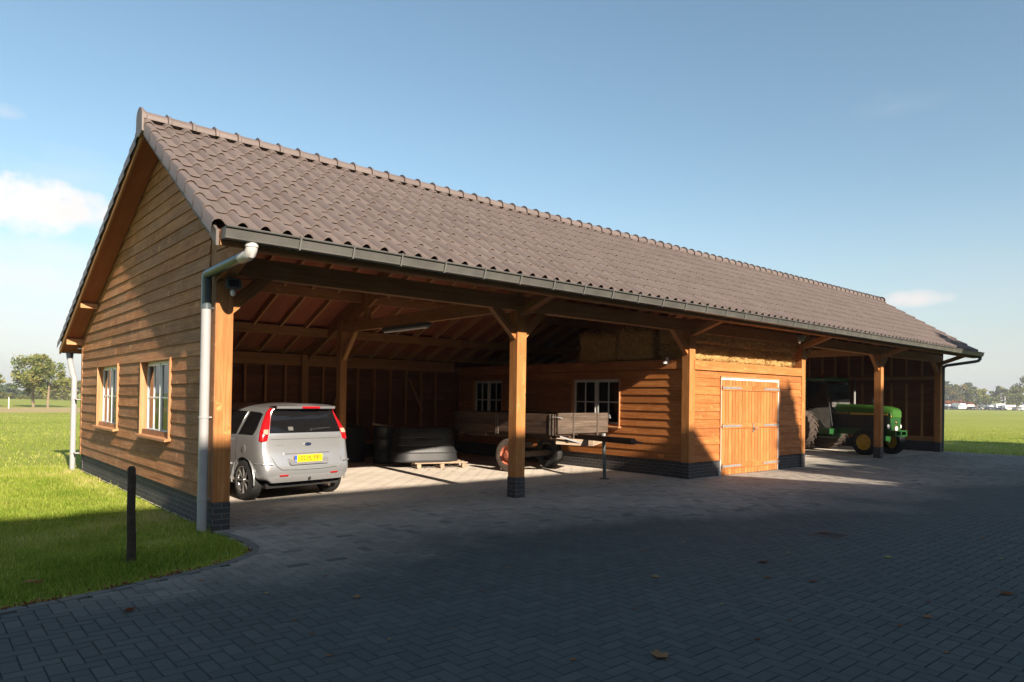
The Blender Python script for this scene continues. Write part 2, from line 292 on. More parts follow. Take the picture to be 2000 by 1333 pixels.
# ------------------------------------------------------------------ mesh builder
class MB:
    def __init__(s): s.v=[];s.f=[];s.uv=[];s.r=[];s.mi=[]; s.M=None
    def face(s,pts,uv=None,rnd=0.,mi=0):
        b=len(s.v); s.v+= [tuple(p) for p in pts]; s.f.append(tuple(range(b,b+len(pts))))
        if uv is None:
            p0=Vector(pts[0]); e=(Vector(pts[1])-p0); 
            if e.length<1e-9: e=Vector(pts[2])-p0
            e.normalize(); n=e.cross(Vector(pts[-1])-p0); q=n.cross(e)
            if q.length>1e-9: q.normalize()
            uv=[((Vector(p)-p0).dot(e),(Vector(p)-p0).dot(q)) for p in pts]
        s.uv+=list(uv); s.r.append(rnd); s.mi.append(mi)
    def box(s,c,a,b,d,rnd=None,mi=0):
        """box with centre c and half-vectors a (length), b, d"""
        if rnd is None: rnd=rng.random()
        c,a,b,d=map(Vector,(c,a,b,d)); la,lb,ld=a.length,b.length,d.length
        base=c
        ca=c.dot(a)/la if la else 0; cb=c.dot(b)/lb; cc=c.dot(d)/ld
        def q(n,u,w,lu,lw,cu,cw):
            if n.dot(u.cross(w))<0: P=[(-1,-1),(-1,1),(1,1),(1,-1)]
            else: P=[(-1,-1),(1,-1),(1,1),(-1,1)]
            s.face([c+n+u*i+w*j for i,j in P],[(cu+i*lu,cw+j*lw) for i,j in P],rnd,mi)
        for sg in (1,-1):
            q(b*sg,a,d,la,ld,ca,cc); q(d*sg,a,b,la,lb,ca,cb); q(a*sg,b,d,lb,ld,cb,cc)
        return s
    def bx(s,x0,x1,y0,y1,z0,z1,ax='x',rnd=None,mi=0):
        c=((x0+x1)/2,(y0+y1)/2,(z0+z1)/2); h={'x':((x1-x0)/2,0,0),'y':(0,(y1-y0)/2,0),'z':(0,0,(z1-z0)/2)}
        o={'x':'xyz','y':'yxz','z':'zxy'}[ax]
        return s.box(c,h[o[0]],h[o[1]],h[o[2]],rnd,mi)
    def beam(s,p0,p1,w,h,up=(0,0,1),rnd=None,mi=0):
        p0,p1=Vector(p0),Vector(p1); a=(p1-p0)/2; u=Vector(up); n=a.cross(u)
        if n.length<1e-6: n=a.cross(Vector((1,0,0)))
        n.normalize(); t=n.cross(a).normalized()
        return s.box((p0+p1)/2,a,n*w/2,t*h/2,rnd,mi)
    def cyl(s,p0,p1,r0,r1=None,n=16,caps=True,rnd=0,mi=0):
        if r1 is None: r1=r0
        p0,p1=Vector(p0),Vector(p1); a=(p1-p0); L=a.length; a.normalize(); u=a.orthogonal().normalized(); w=a.cross(u)
        c=[(u*math.cos(t)+w*math.sin(t)) for t in [2*math.pi*i/n for i in range(n)]]
        for i in range(n):
            j=(i+1)%n; k=2*math.pi*max(r0,r1)/n
            s.face([p0+c[i]*r0,p0+c[j]*r0,p1+c[j]*r1,p1+c[i]*r1],[(0,i*k),(0,(i+1)*k),(L,(i+1)*k),(L,i*k)],rnd,mi)
        if caps:
            s.face([p0+q*r0 for q in reversed(c)],rnd=rnd,mi=mi); s.face([p1+q*r1 for q in c],rnd=rnd,mi=mi)
        return s
    def tube(s,pts,r,n=14,mi=0,rnd=0):
        pts=[Vector(p) for p in pts]; rings=[]; u=None
        for i,p in enumerate(pts):
            d=((pts[i]-pts[i-1]).normalized() if i else Vector((0,0,0)))+((pts[i+1]-pts[i]).normalized() if i<len(pts)-1 else Vector((0,0,0)))
            d.normalize()
            u=(d.orthogonal() if u is None else (u-d*u.dot(d))).normalized(); w=d.cross(u)
            rr=r[i] if isinstance(r,(list,tuple)) else r
            rings.append([p+(u*math.cos(t)+w*math.sin(t))*rr for t in [2*math.pi*k/n for k in range(n)]])
        for a,b in zip(rings,rings[1:]):
            for i in range(n):
                j=(i+1)%n; s.face([a[i],a[j],b[j],b[i]],rnd=rnd,mi=mi)
        s.face(list(reversed(rings[0])),rnd=rnd,mi=mi); s.face(rings[-1],rnd=rnd,mi=mi); return s
    def lathe(s,prof,c,ax,n=24,mi=0,rnd=0,sq=None):
        """prof: (radius, along) pairs; sq=(sx,sy,power) makes superellipse sections"""
        c=Vector(c); a=Vector(ax).normalized(); u=(a.orthogonal().normalized() if (abs(a.z)<.9 and not sq) else Vector((1,0,0))); w=a.cross(u)
        def pt(r,h,t):
            if sq:
                sx,sy,pw=sq; ct,st=math.cos(t),math.sin(t); k=(abs(ct)**pw+abs(st)**pw)**(-1/pw)
                return c+a*h+u*(ct*k*r*sx)+w*(st*k*r*sy)
            return c+a*h+(u*math.cos(t)+w*math.sin(t))*r
        for (r0,h0),(r1,h1) in zip(prof,prof[1:]):
            for i in range(n):
                t0,t1=2*math.pi*i/n,2*math.pi*(i+1)/n
                P=[pt(r0,h0,t0),pt(r0,h0,t1),pt(r1,h1,t1),pt(r1,h1,t0)]
                if r0<1e-6: P=[P[0],P[2],P[3]]
                elif r1<1e-6: P=P[:3]
                s.face(P,rnd=rnd,mi=mi)
        return s
    def prism(s,poly,o,ux,uy,uz,mi=0,rnd=None):
        """poly in (ux,uy) plane extruded by uz"""
        if rnd is None: rnd=rng.random()
        o,ux,uy,uz=map(Vector,(o,ux,uy,uz)); A=[o+ux*x+uy*y for x,y in poly]; B=[p+uz for p in A]; n=len(poly)
        if ux.cross(uy).dot(uz)>0: A0,B0=list(reversed(A)),B
        else: A0,B0=A,list(reversed(B))
        s.face(A0,rnd=rnd,mi=mi); s.face(B0,rnd=rnd,mi=mi)
        for i in range(n):
            j=(i+1)%n; q=[A[i],A[j],B[j],B[i]]
            if ux.cross(uy).dot(uz)<0: q.reverse()
            s.face(q,rnd=rnd,mi=mi)
        return s
    def build(s,name,mats,parent=None,smooth=False,bevel=0,weld=False,subsurf=0):
        me=bpy.data.meshes.new(name)
        me.from_pydata(s.v,[],s.f); 
        uvl=me.uv_layers.new(name='UVMap'); uvl.data.foreach_set('uv',np.array(s.uv,dtype=np.float32).ravel())
        at=me.attributes.new('rnd','FLOAT','FACE'); at.data.foreach_set('value',np.array(s.r,dtype=np.float32))
        if not isinstance(mats,(list,tuple)): mats=[mats]
        for q in mats: me.materials.append(M[q] if isinstance(q,str) else q)
        me.polygons.foreach_set('material_index',np.array(s.mi,dtype=np.int32))
        me.update()
        if weld or smooth or bevel:
            b=bmesh.new(); b.from_mesh(me); bmesh.ops.remove_doubles(b,verts=b.verts,dist=1e-5); b.to_mesh(me); b.free()
        if smooth:
            me.polygons.foreach_set('use_smooth',[True]*len(me.polygons))
        o=bpy.data.objects.new(name,me); C.objects.link(o)
        if parent is not None: o.parent=parent
        if bevel:
            md=o.modifiers.new('bevel','BEVEL'); md.width=bevel; md.segments=2; md.limit_method='ANGLE'; md.angle_limit=R(40)
        if subsurf:
            md=o.modifiers.new('subsurf','SUBSURF'); md.levels=md.render_levels=subsurf
        if smooth:
            try: me.set_sharp_from_angle(angle=R(34))
            except Exception: pass
        return o
def tag(o,label=None,cat=None,group=None,kind=None):
    if label: o['label']=label
    if cat: o['category']=cat
    if group: o['group']=group
    if kind: o['kind']=kind
    return o
def empty(name,loc=(0,0,0),rz=0):
    o=bpy.data.objects.new(name,None); C.objects.link(o); o.location=loc; o.rotation_euler=(0,0,rz); o.empty_display_size=.3; return o
def copy_tree(o,parent=None):
    c=o.copy(); C.objects.link(c)
    if parent is not None: c.parent=parent
    for ch in list(o.children): copy_tree(ch,c)
    return c
def text(name,body,size,m,parent,loc,rot,extrude=.002,align='CENTER',sx=1):
    cu=bpy.data.curves.new(name,'FONT'); cu.body=body; cu.size=size; cu.extrude=extrude; cu.align_x=align; cu.align_y='CENTER'; cu.resolution_u=3
    t=bpy.data.objects.new(name,cu); C.objects.link(t); bpy.context.view_layer.update()
    me=bpy.data.meshes.new_from_object(t.evaluated_get(bpy.context.evaluated_depsgraph_get())); bpy.data.objects.remove(t); bpy.data.curves.remove(cu)
    me.materials.clear(); me.materials.append(M[m]); o=bpy.data.objects.new(name,me); C.objects.link(o); o.parent=parent; o.location=loc; o.rotation_euler=rot; o.scale=(sx,1,1); return o

# ------------------------------------------------------------------ setting: ground and paving
XR=24.35
def fbm(x,y,seed=0):
    r=np.zeros_like(x); a=1.
    rs=np.random.RandomState(seed)
    for o in range(5):
        for k in range(3):
            t=rs.uniform(0,6.28); f=.55*2**o; r=r+a*np.sin((x*math.cos(t)+y*math.sin(t))*f*1.7+rs.uniform(0,6.28)+1.3*np.sin((x*math.sin(t)-y*math.cos(t))*f+rs.uniform(0,6)))/3
        a*=.55
    return r
EDGE=[(-14,-2.95),(-6,-2.50),(-2.19,-2.17),(-1.87,-2.125),(-1.5,-2.04),(-1.09,-1.90),(-.73,-1.79),(-.41,-1.66),(-.14,-1.46),(.03,-1.22),(.09,-.8),(.06,-.35),(0.0,-.05)]
EX=np.array([p[0] for p in EDGE]); EY=np.array([p[1] for p in EDGE])
def in_pave(x,y):
    lim=np.interp(x,EX[:10],EY[:10])
    left=(x<.03)&(y>lim); mid=(y>-1.22)&(x<np.interp(y,[-1.22,-.8,-.35,0,9],[.03,.09,.06,.02,.02]))
    return ~(left|mid)&(x<XR+.02*np.sin(y*3))
def dustmask(x,y):
    f=fbm(x,y,3)
    edge=-1.75-0.14*np.clip(x-2,0,30)+.75*f-0.5*np.exp(-((x-11.5)/3)**2)
    d=np.clip((y-edge)/2.6+.45+.16*fbm(x*2.3,y*2.3,8),0,1)*(1-.45*np.clip((x-10)/6,0,1)*(y<0))
    d=d*np.clip(.78+.12*f,0,1)
    ins=np.clip((y-.6)/1.5,0,1)
    return np.clip(d*.56+ins*.55,0,1)
def plane(name,mt,x0,x1,y0,y1,z,nx=1,ny=1):
    b=MB()
    for i in range(nx):
        for j in range(ny):
            xs=[x0+(x1-x0)*k/nx for k in (i,i+1)]; ys=[y0+(y1-y0)*k/ny for k in (j,j+1)]
            b.face([(xs[0],ys[0],z),(xs[1],ys[0],z),(xs[1],ys[1],z),(xs[0],ys[1],z)])
    return tag(b.build(name,mt),kind='structure')
def arrmesh(name,V,F,mts,attrs={},kind=None,smooth=False):
    me=bpy.data.meshes.new(name); nv=len(V); nf=len(F); k=F.shape[1]
    me.vertices.add(nv); me.vertices.foreach_set('co',V.astype(np.float32).ravel())
    me.loops.add(nf*k); me.loops.foreach_set('vertex_index',F.astype(np.int32).ravel())
    me.polygons.add(nf); me.polygons.foreach_set('loop_start',np.arange(0,nf*k,k,dtype=np.int32)); me.polygons.foreach_set('loop_total',np.full(nf,k,dtype=np.int32))
    for n,a in attrs.items():
        at=me.attributes.new(n,'FLOAT','FACE'); at.data.foreach_set('value',a.astype(np.float32))
    for q in mts: me.materials.append(M[q])
    me.update(calc_edges=True); me.validate()
    me.polygons.foreach_set('use_smooth',[bool(smooth)]*nf)
    o=bpy.data.objects.new(name,me); C.objects.link(o)
    if kind: o['kind']=kind
    return o
def dip_(d):
    t=np.clip((d-35)/85,0,1); return -.03-.72*t*t*(3-2*t)
gx=np.unique(np.concatenate([np.linspace(-1500,-120,12),np.linspace(-120,180,61),np.linspace(180,2500,14)])); gy=np.unique(np.concatenate([np.linspace(-1500,-120,12),np.linspace(-120,180,61),np.linspace(180,2500,14)]))
GX_,GY_=np.meshgrid(gx,gy,indexing='ij'); id_=np.arange(len(gx)*len(gy)).reshape(len(gx),len(gy))
arrmesh('ground',np.stack([GX_,GY_,dip_(np.hypot(GX_+2.7,GY_+8.5))],2).reshape(-1,3),np.stack([id_[:-1,:-1],id_[1:,:-1],id_[1:,1:],id_[:-1,1:]],2).reshape(-1,4),['ground'],{},'structure',True)
def paving():
    x0,x1,y0,y1=-9.0,XR,-12.0,8.1
    ni=int((x1-x0)/.1)+2; nj=int((y1-y0)/.1)+2
    I,J=np.meshgrid(np.arange(ni),np.arange(nj),indexing='ij'); D=(I-J)%4
    out=[]
    for d,w,h in ((0,2,1),(3,1,2)):
        k=D==d; i=I[k]; j=J[k]
        out.append(np.stack([x0+i*.1,y0+j*.1,np.full(i.shape,w*.1),np.full(i.shape,h*.1)],1))
    P=np.concatenate(out); cx=P[:,0]+P[:,2]/2; cy=P[:,1]+P[:,3]/2
    ok=in_pave(cx,cy+.05*(cx<.0)); 
    # keep out the brick walls and piers (they stand on the paving anyway)
    P=P[ok]; cx=cx[ok]; cy=cy[ok]
    # soldier course along the grass edge
    n=len(P); du=dustmask(cx,cy)
    du=np.clip(du+nrg.normal(0,.05,n)*(1-.7*du)*np.clip(du/.3,0.12,1)-.14*(nrg.random(n)<.10)*(du>.15)*(du<.6),0,1)
    g=.0026; b=.0028; dep=.0060*(1-.6*du)
    fl=(1-.8*du)[:,None]; tilt=nrg.normal(0,.00022,(n,4))*fl; zt=nrg.normal(0,.0005,n)*fl[:,0]
    xa=P[:,0]+g; xb=P[:,0]+P[:,2]-g; ya=P[:,1]+g; yb=P[:,1]+P[:,3]-g
    V=np.zeros((n,8,3))
    for k,(x,y) in enumerate(((xa,ya),(xb,ya),(xb,yb),(xa,yb))): V[:,k,0]=x; V[:,k,1]=y; V[:,k,2]=-dep
    for k,(x,y) in enumerate(((xa+b,ya+b),(xb-b,ya+b),(xb-b,yb-b),(xa+b,yb-b))): V[:,4+k,0]=x; V[:,4+k,1]=y; V[:,4+k,2]=zt+tilt[:,k]
    f0=np.array([[4,5,6,7],[0,1,5,4],[1,2,6,5],[2,3,7,6],[3,0,4,7]])
    F=(np.arange(n)[:,None,None]*8+f0[None]).reshape(-1,4)
    r=np.repeat(nrg.random(n),5); dd=np.repeat(du,5)
    o=arrmesh('paving',V.reshape(-1,3),F,['paver'],{'rnd':r,'dust':dd},'structure')
    # the bed of sand under them, 4 mm below, with its own dust
    nx,ny=170,100; X=np.linspace(-9,XR,nx); Y=np.linspace(-12,8.1,ny); GX,GY=np.meshgrid(X,Y,indexing='ij')
    ed=in_pave(GX,GY)
    dm=dustmask(GX,GY); Vz=np.stack([GX,GY,-.0065+.0035*dm],2).reshape(-1,3)
    idx=np.arange(nx*ny).reshape(nx,ny); F=np.stack([idx[:-1,:-1],idx[1:,:-1],idx[1:,1:],idx[:-1,1:]],2).reshape(-1,4)
    k=(ed[:-1,:-1]&ed[1:,1:]&ed[1:,:-1]&ed[:-1,1:]).ravel(); F=F[k]
    dv=((dm[:-1,:-1]+dm[1:,1:])/2).ravel()[k]
    arrmesh('sand_bed',Vz,F,['bed'],{'rnd':nrg.random(len(F))*.0,'dust':dv},'structure')
def bedmat():
    m,nt,p=mat('sand_in_the_joints'); d=attr(nt,'dust'); tc=N(nt,'ShaderNodeTexCoord').outputs['Object']
    nt.links.new(mixc(nt,math_(nt,'MULTIPLY',d,1.15,True),(.020,.023,.024),(.27,.24,.20)),p.inputs['Base Color']); p.inputs['Roughness'].default_value=.95; return m
M['bed']=bedmat(); paving()
def edging():
    b=MB(); pts=[Vector((x,y,0)) for x,y in EDGE]
    # resample the edge into 0.2 m blocks
    L=[0]
    for p,q in zip(pts,pts[1:]): L.append(L[-1]+(q-p).length)
    def at(s):
        for i in range(len(pts)-1):
            if s<=L[i+1]: return pts[i].lerp(pts[i+1],(s-L[i])/(L[i+1]-L[i]))
        return pts[-1]
    s=3.0
    while s<L[-1]-.21:
        a,c=at(s+.004),at(s+.196); t=(c-a); n=Vector((t.y,-t.x,0)).normalized()
        m_=(a+c)/2+n*.030; b.box((m_.x,m_.y,-.016+rng.uniform(-.001,.001)),t/2,n*.045,(0,0,.022))
        s+=.2
    o=b.build('edging_blocks','paver',bevel=.005)
    at=o.data.attributes.new('dust','FLOAT','FACE'); at.data.foreach_set('value',np.full(len(o.data.polygons),.12,dtype=np.float32))
    tag(o,kind='structure')
edging()
# ---- grass blades
def grass(name,px,py,h,w,lean,rn,z=-.03):
    n=len(px); a=nrg.uniform(0,2*np.pi,n); ca,sa=np.cos(a),np.sin(a); l=nrg.normal(0,lean,n)*h; la=nrg.uniform(0,2*np.pi,n); lx,ly=np.cos(la)*l,np.sin(la)*l
    V=np.zeros((n,5,3)); base=np.stack([px,py,dip_(np.hypot(px+2.7,py+8.5))],1)
    V[:,0]=base+np.stack([-ca*w,-sa*w,np.zeros(n)],1); V[:,1]=base+np.stack([ca*w,sa*w,np.zeros(n)],1)
    mid=base+np.stack([lx*.35,ly*.35,h*.6],1)
    V[:,2]=mid+np.stack([ca*w*.8,sa*w*.8,np.zeros(n)],1); V[:,3]=mid+np.stack([-ca*w*.8,-sa*w*.8,np.zeros(n)],1)
    V[:,4]=base+np.stack([lx,ly,h*(1-.25*np.clip(np.abs(l/h),0,1))],1)
    k=np.arange(n)[:,None]*5
    me=bpy.data.meshes.new(name); q=(k+np.array([0,1,2,3])); t=(k+np.array([3,2,4]))
    F=np.concatenate([np.concatenate([q,t],1).reshape(-1)]); 
    me.vertices.add(n*5); me.vertices.foreach_set('co',V.astype(np.float32).ravel())
    me.loops.add(n*7); me.loops.foreach_set('vertex_index',F.astype(np.int32))
    ls=(np.arange(n)[:,None]*7+np.array([0,4])).ravel(); lt=np.tile([4,3],n)
    me.polygons.add(n*2); me.polygons.foreach_set('loop_start',ls.astype(np.int32)); me.polygons.foreach_set('loop_total',lt.astype(np.int32))
    at=me.attributes.new('rnd','FLOAT','FACE'); at.data.foreach_set('value',np.repeat(rn,2).astype(np.float32))
    me.materials.append(M['grass']); me.update(calc_edges=True)
    o=bpy.data.objects.new(name,me); C.objects.link(o); return o
def tone(px,py,n,dry=0):
    return np.clip(.42+.22*fbm(px*1.3,py*1.3,11)+nrg.normal(0,.17,n)+dry,0,1)
def scatter(n,x0,x1,y0,y1,p=1.):
    return nrg.uniform(x0,x1,n),y0+(y1-y0)*nrg.random(n)**p
px,py=scatter(230000,-4.6,.35,-3.1,9.5,1.35)
lim=np.interp(px,EX,EY); k=~in_pave(px,py+.02*nrg.random(len(px)))&~((px>-.02)&(py>-.1)); px,py=px[k],py[k]
clump=.5+.5*fbm(px*4,py*4,21); n=len(px)
# short and dry along the wall foot
nearwall=np.exp(-np.abs(px+.25)/.35)*(py>1); edge=np.clip((py-np.interp(px,EX,EY))/.35,0,1)
h=(.022+.062*clump**1.5+nrg.exponential(.014,n))*(.35+.65*edge)
dryp=np.clip(fbm(px*.9+2,py*.9,5)-.35,0,1)*(py>1.2)
grass('lawn_grass',px,py,h,.0022+.001*nrg.random(n),.75,tone(px,py,n,.30*nearwall+.55*dryp+.25*(1-edge)))['kind']='stuff'
px,py=scatter(170000,-6,16.,9.3,75,1.0); k=(px<3+(py-9)*.32)&(px>-2.6+(py)*.02)&(nrg.random(170000)<np.exp(-(py-9)/22)); px,py=px[k],py[k]; n=len(px)
grass('field_grass',px,py,.035+.04*nrg.random(n),.004+.004*nrg.random(n),.9,tone(px*.5,py*.5,n,.12))['kind']='stuff'
px,py=scatter(120000,XR-.1,75,-12,30,1.); k=~in_pave(px,py)&(nrg.random(len(px))<np.exp(-(px-24)/17)); px,py=px[k],py[k]; n=len(px)
grass('verge_grass',px,py,(.035+.045*nrg.random(n))*(1+1.0*(px<XR+.6)),.007+.005*nrg.random(n),.9,tone(px*.5,py*.5,n,.1))['kind']='stuff'

nl=2600; tq=nrg.random(nl); ex_=np.interp(tq,np.linspace(0,1,200),np.linspace(-5.5,.03,200)); ey_=np.interp(ex_,EX,EY)+np.abs(nrg.normal(0,.055,nl))-.015
kk=(np.sin(ex_*5)+np.sin(ex_*13+1)+nrg.normal(0,.8,nl))>0; ex_,ey_=ex_[kk],ey_[kk]; nl=len(ex_)
u_=nrg.normal(0,1,(nl,3))*np.array([1,1,.4]); u_/=np.linalg.norm(u_,axis=1)[:,None]; w_=np.cross(u_,nrg.normal(0,.4,(nl,3))+np.array([0,0,1])); w_/=np.linalg.norm(w_,axis=1)[:,None]
sz=nrg.uniform(.006,.020,nl)[:,None]; pc_=np.stack([ex_,ey_,nrg.uniform(-.005,.022,nl)],1)
arrmesh('leaf_litter',np.stack([pc_-u_*sz,pc_-w_*sz*.6,pc_+u_*sz,pc_+w_*sz*.6],1).reshape(-1,3),np.arange(nl*4).reshape(-1,4),['dryleaf'],{'rnd':nrg.random(nl)*.6},'stuff')

# ------------------------------------------------------------------ the barn
X=[0,4.7,9.40,14.12,18.89,23.76]; PW=.195; HB=.33; W8=8.13
XL,XV=-.37,24.22             # verges
barn=tag(empty('timber_barn'),'long open-fronted larch barn with brown tiled roof beside the paved yard','barn')
zr=lambda y:6.08-.42*y
zf=lambda y:3.80+.64*y
YR=2.15
def soff(y): return zf(y) if y<YR else zr(y)
# posts with brick piers
for i,x in enumerate(X):
    b=MB().bx(x,x+PW,0,PW,HB,3.03,'z'); p=b.build('post','post',barn,bevel=.006)
    MB().bx(x-.004,x+PW+.004,-.004,PW+.004,-.02,HB-.002).build('brick_pier','brick',p)
    br=MB()
    def sbrace(sg):
        xa=x if sg<0 else x+PW
        br_=MB(); br_.beam((xa-sg*.06,.1,2.60),(xa+sg*.47,.1,3.10),.10,.14); br_.build('brace','post',p)
    if i not in (0,3): sbrace(-1)
    if i not in (2,5): sbrace(1)
    MB().beam((x+PW/2,.05,2.985),(x+PW/2,-.74,3.265),.15,.11).build('eave_bracket','rough',p)
MB().bx(-.0,23.99,.02,PW-.02,3.03,3.27).build('front_plate_beam','rough',barn,bevel=.004)
MB().bx(-.02,24.1,-.94,-.84,3.155,3.235).build('eave_beam','rough',barn,bevel=.004)
MB().bx(-.30,24.15,-1.0,-.965,3.158,3.30).build('fascia_board','rough',barn)
# gable corner board & cladding
def siding(name,o,t,n,s0,s1,z0,z1,mt,parent,openings=(),clip=None,exp_=.1725,back=False):
    """overlapping boards; o origin, t along, n outward; clip(s)->max z"""
    o,t,n=Vector(o),Vector(t),Vector(n); b=MB(); z=z0; k=0
    while z<z1:
        h=exp_+.022; rows=[(s0,s1)]
        for (a,c,u,v) in openings:
            if z+.09>u and z+.085<v:
                rows=[q for r in rows for q in ((r[0],min(r[1],a)),(max(r[0],c),r[1])) if q[1]-q[0]>.02]
        top=min(z+h,z1+.02)
        for (a,c) in rows:
            # break long runs in two
            segs=[(a,c)]
            if c-a>5.2: q=rng.uniform(a+1.8,c-1.8); segs=[(a,q-.001),(q+.001,c)]
            for a_,c_ in segs:
                def rng_at(zz):
                    if not clip: return a_,c_
                    lo=a_;hi=c_; N_=160; ok=[s for s in [a_+(c_-a_)*i/N_ for i in range(N_+1)] if clip(s)>=zz]
                    return (ok[0],ok[-1]) if len(ok)>1 else None
                A=rng_at(z); B=rng_at(top)
                if A is None: continue
                if B is None: B=((A[0]+A[1])/2-.01,(A[0]+A[1])/2+.01)
                ob,ot,th=.034,.014,.020; r=rng.random(); j=rng.uniform(-.002,.002)
                P=lambda s,off,zz:o+t*s+n*off+Vector((0,0,zz))
                v0=k*.37
                def F(pts,uv): 
                    b.face(pts,uv,r)
                fl=(t.cross(Vector((0,0,1)))).dot(n)<0
                def add(pts,uv):
                    if fl: pts=list(reversed(pts)); uv=list(reversed(uv))
                    b.face(pts,uv,r)
                add([P(A[0],ob+j,z),P(A[1],ob+j,z),P(B[1],ot,top),P(B[0],ot,top)],[(A[0],z),(A[1],z),(B[1],top),(B[0],top)])
                add([P(A[1],ob-th,z),P(A[0],ob-th,z),P(B[0],ot-th+.006,top),P(B[1],ot-th+.006,top)],[(A[1],z),(A[0],z),(B[0],top),(B[1],top)])
                add([P(A[0],ob-th,z),P(A[1],ob-th,z),P(A[1],ob+j,z),P(A[0],ob+j,z)],[(A[0],z-.02),(A[1],z-.02),(A[1],z),(A[0],z)])
                add([P(A[0],ob-th,z),P(A[0],ob+j,z),P(B[0],ot,top),P(B[0],ot-th+.006,top)],[(0,z),(.02,z),(.02,top),(0,top)])
                add([P(A[1],ob+j,z),P(A[1],ob-th,z),P(B[1],ot-th+.006,top),P(B[1],ot,top)],[(0,z),(.02,z),(.02,top),(0,top)])
        z+=exp_; k+=1
    return b.build(name,mt,parent)
WIN=[(4.80,6.46),(1.70,3.28)]; ZW=(.985,2.085)
gops=[(a+.01,b-.01,*ZW) for a,b in WIN]
siding('gable_cladding',(0,0,0),(0,1,0),(-1,0,0),.20,8.05,.352,5.2,'gable',barn,gops,clip=lambda y:soff(y)+.06)
MB().bx(-.036,.03,8.05,8.16,.33,zr(8.13)+.03,'z').build('corner_board','trim',barn)
MB().bx(-.012,.0,.0+.001,.195,.34,3.7,'z').build('corner_board','gable',barn)
MB().bx(.012,.11,.20,W8,-.02,.40,'y').build('brick_plinth','brick',barn)
MB().bx(.0,24.0,W8-.11,W8+.006,-.02,.37,'x').build('brick_plinth','brick',barn)
MB().bx(23.90,24.004,.2,W8-.12,-.02,.37,'y').build('brick_plinth','brick',barn)
# little triangle of cladding that closes the eaves at the gable
bb=MB()
for z0 in (2.93,3.10,3.27):
    ys=[y for y in np.linspace(-.96,-.002,80) if min(z0+.185,zf(y))>max(z0,2.93-.215*y)+.004]
    if len(ys)>2:
        ys=ys[::6]+[ys[-1]]
        bb.prism([(y,max(z0,2.93-.215*y)) for y in ys]+[(y,min(z0+.185,zf(y))) for y in reversed(ys)],(-.014-.006*(z0<3),0,0),(0,1,0),(0,0,1),(.018,0,0))
bb.build('eaves_cladding','gable',barn)
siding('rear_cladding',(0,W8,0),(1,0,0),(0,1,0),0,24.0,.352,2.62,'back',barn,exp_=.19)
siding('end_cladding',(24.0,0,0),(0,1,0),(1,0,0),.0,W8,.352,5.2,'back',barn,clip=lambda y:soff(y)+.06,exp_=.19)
# corner post at the far gable side is post 6
# studs of the rear wall and the far end wall
sb=MB().bx(-.025,.025,-.05,.05,.40,2.33,'z'); stud0=sb.build('stud','rough',barn)
first=True
def stud(x,y,rz=0,zs=1,zo=0):
    global first
    if first: o=stud0; first=False
    else: o=stud0.copy(); C.objects.link(o)
    o.location=(x,y,zo); o.rotation_euler=(0,0,rz); o.scale=(1,1,zs); return o
for k in range(18): stud(.32+.49*k,W8-.07)
for k in range(19): stud(14.7+.49*k,W8-.07)
for k in range(15): stud(23.94,.62+.5*k,R(90)); 
for k in range(15): 
    y=.62+.5*k; top=soff(y)
    stud(23.94,y,R(90),(top-2.58)/1.93,2.58-.40*(top-2.58)/1.93)
MB().bx(.1,9.3,W8-.13,W8-.03,2.33,2.43).build('wall_rail','rough',barn); MB().bx(14.4,23.9,W8-.13,W8-.03,2.33,2.43).build('wall_rail','rough',barn)
MB().bx(.1,9.3,W8-.12,W8-.02,.345,.42).build('wall_rail','rough',barn); MB().bx(14.4,23.9,W8-.12,W8-.02,.345,.42).build('wall_rail','rough',barn)
MB().bx(23.88,23.98,.2,W8-.13,2.46,2.56,'y').build('wall_rail','rough',barn); MB().bx(23.88,23.98,.2,W8-.13,.345,.50,'y').build('wall_rail','rough',barn)
MB().bx(0.1,9.3,W8-.11,W8-.04,2.43,2.60).build('wall_rail','rough',barn); MB().bx(14.4,23.9,W8-.11,W8-.04,2.43,2.60).build('wall_rail','rough',barn)
for x in (4.62,18.9): MB().bx(x,x+.16,W8-.20,W8-.04,.3,2.6,'z').build('wall_post','rough',barn)
b=MB(); b.beam((5.15,W8-.12,.45),(5.75,W8-.12,1.9),.03,.07); b.build('wall_brace','rough',barn)
b=MB(); b.beam((8.2,W8-.12,1.2),(7.75,W8-.12,2.1),.03,.07); b.build('wall_brace','rough',barn)
# trusses
for x in (4.8,14.25,19.0):
    MB().bx(x-.05,x+.05,.0,6.35,3.04,3.26,'y').build('tie_beam','rough',barn,bevel=.004)
    MB().bx(x-.08,x+.08,6.12,6.32,.0,zr(6.3)-.1,'z').build('inner_post','rough',barn,bevel=.004)
    MB().beam((x,6.14,2.45),(x,5.62,3.06),.10,.13).build('truss_brace','rough',barn)
    MB().bx(x-.05,x+.05,5.0,5.13,3.26,zr(5.1)-.02,'z').build('king_post','rough',barn)
    MB().beam((x,6.15,3.18),(x,4.7,3.78),.06,.22).build('truss_brace','rough',barn)
    MB().beam((x,.1,3.28),(x,YR,zf(YR)-.13),.07,.16).build('principal_rafter','rough',barn)
    MB().beam((x,W8-.1,zr(W8)-.12),(x,YR,zr(YR)-.13),.07,.18).build('principal_rafter','rough',barn)
for y,h,x1 in ((5.32,.20,24.0),(6.92,.20,24.0)):
    MB().bx(0.0,x1,y-.035,y+.035,zr(y)-h,zr(y)-.0).build('purlin','rough',barn,bevel=.003)
MB().bx(XL+.056,-.035,6.64,6.72,zr(6.7)-.09,zr(6.7)+.0).build('purlin_end','trim',barn)
MB().bx(-.0,24,YR-.03,YR+.03,5.165-.22,5.165-.0).build('ridge_beam','rough',barn)
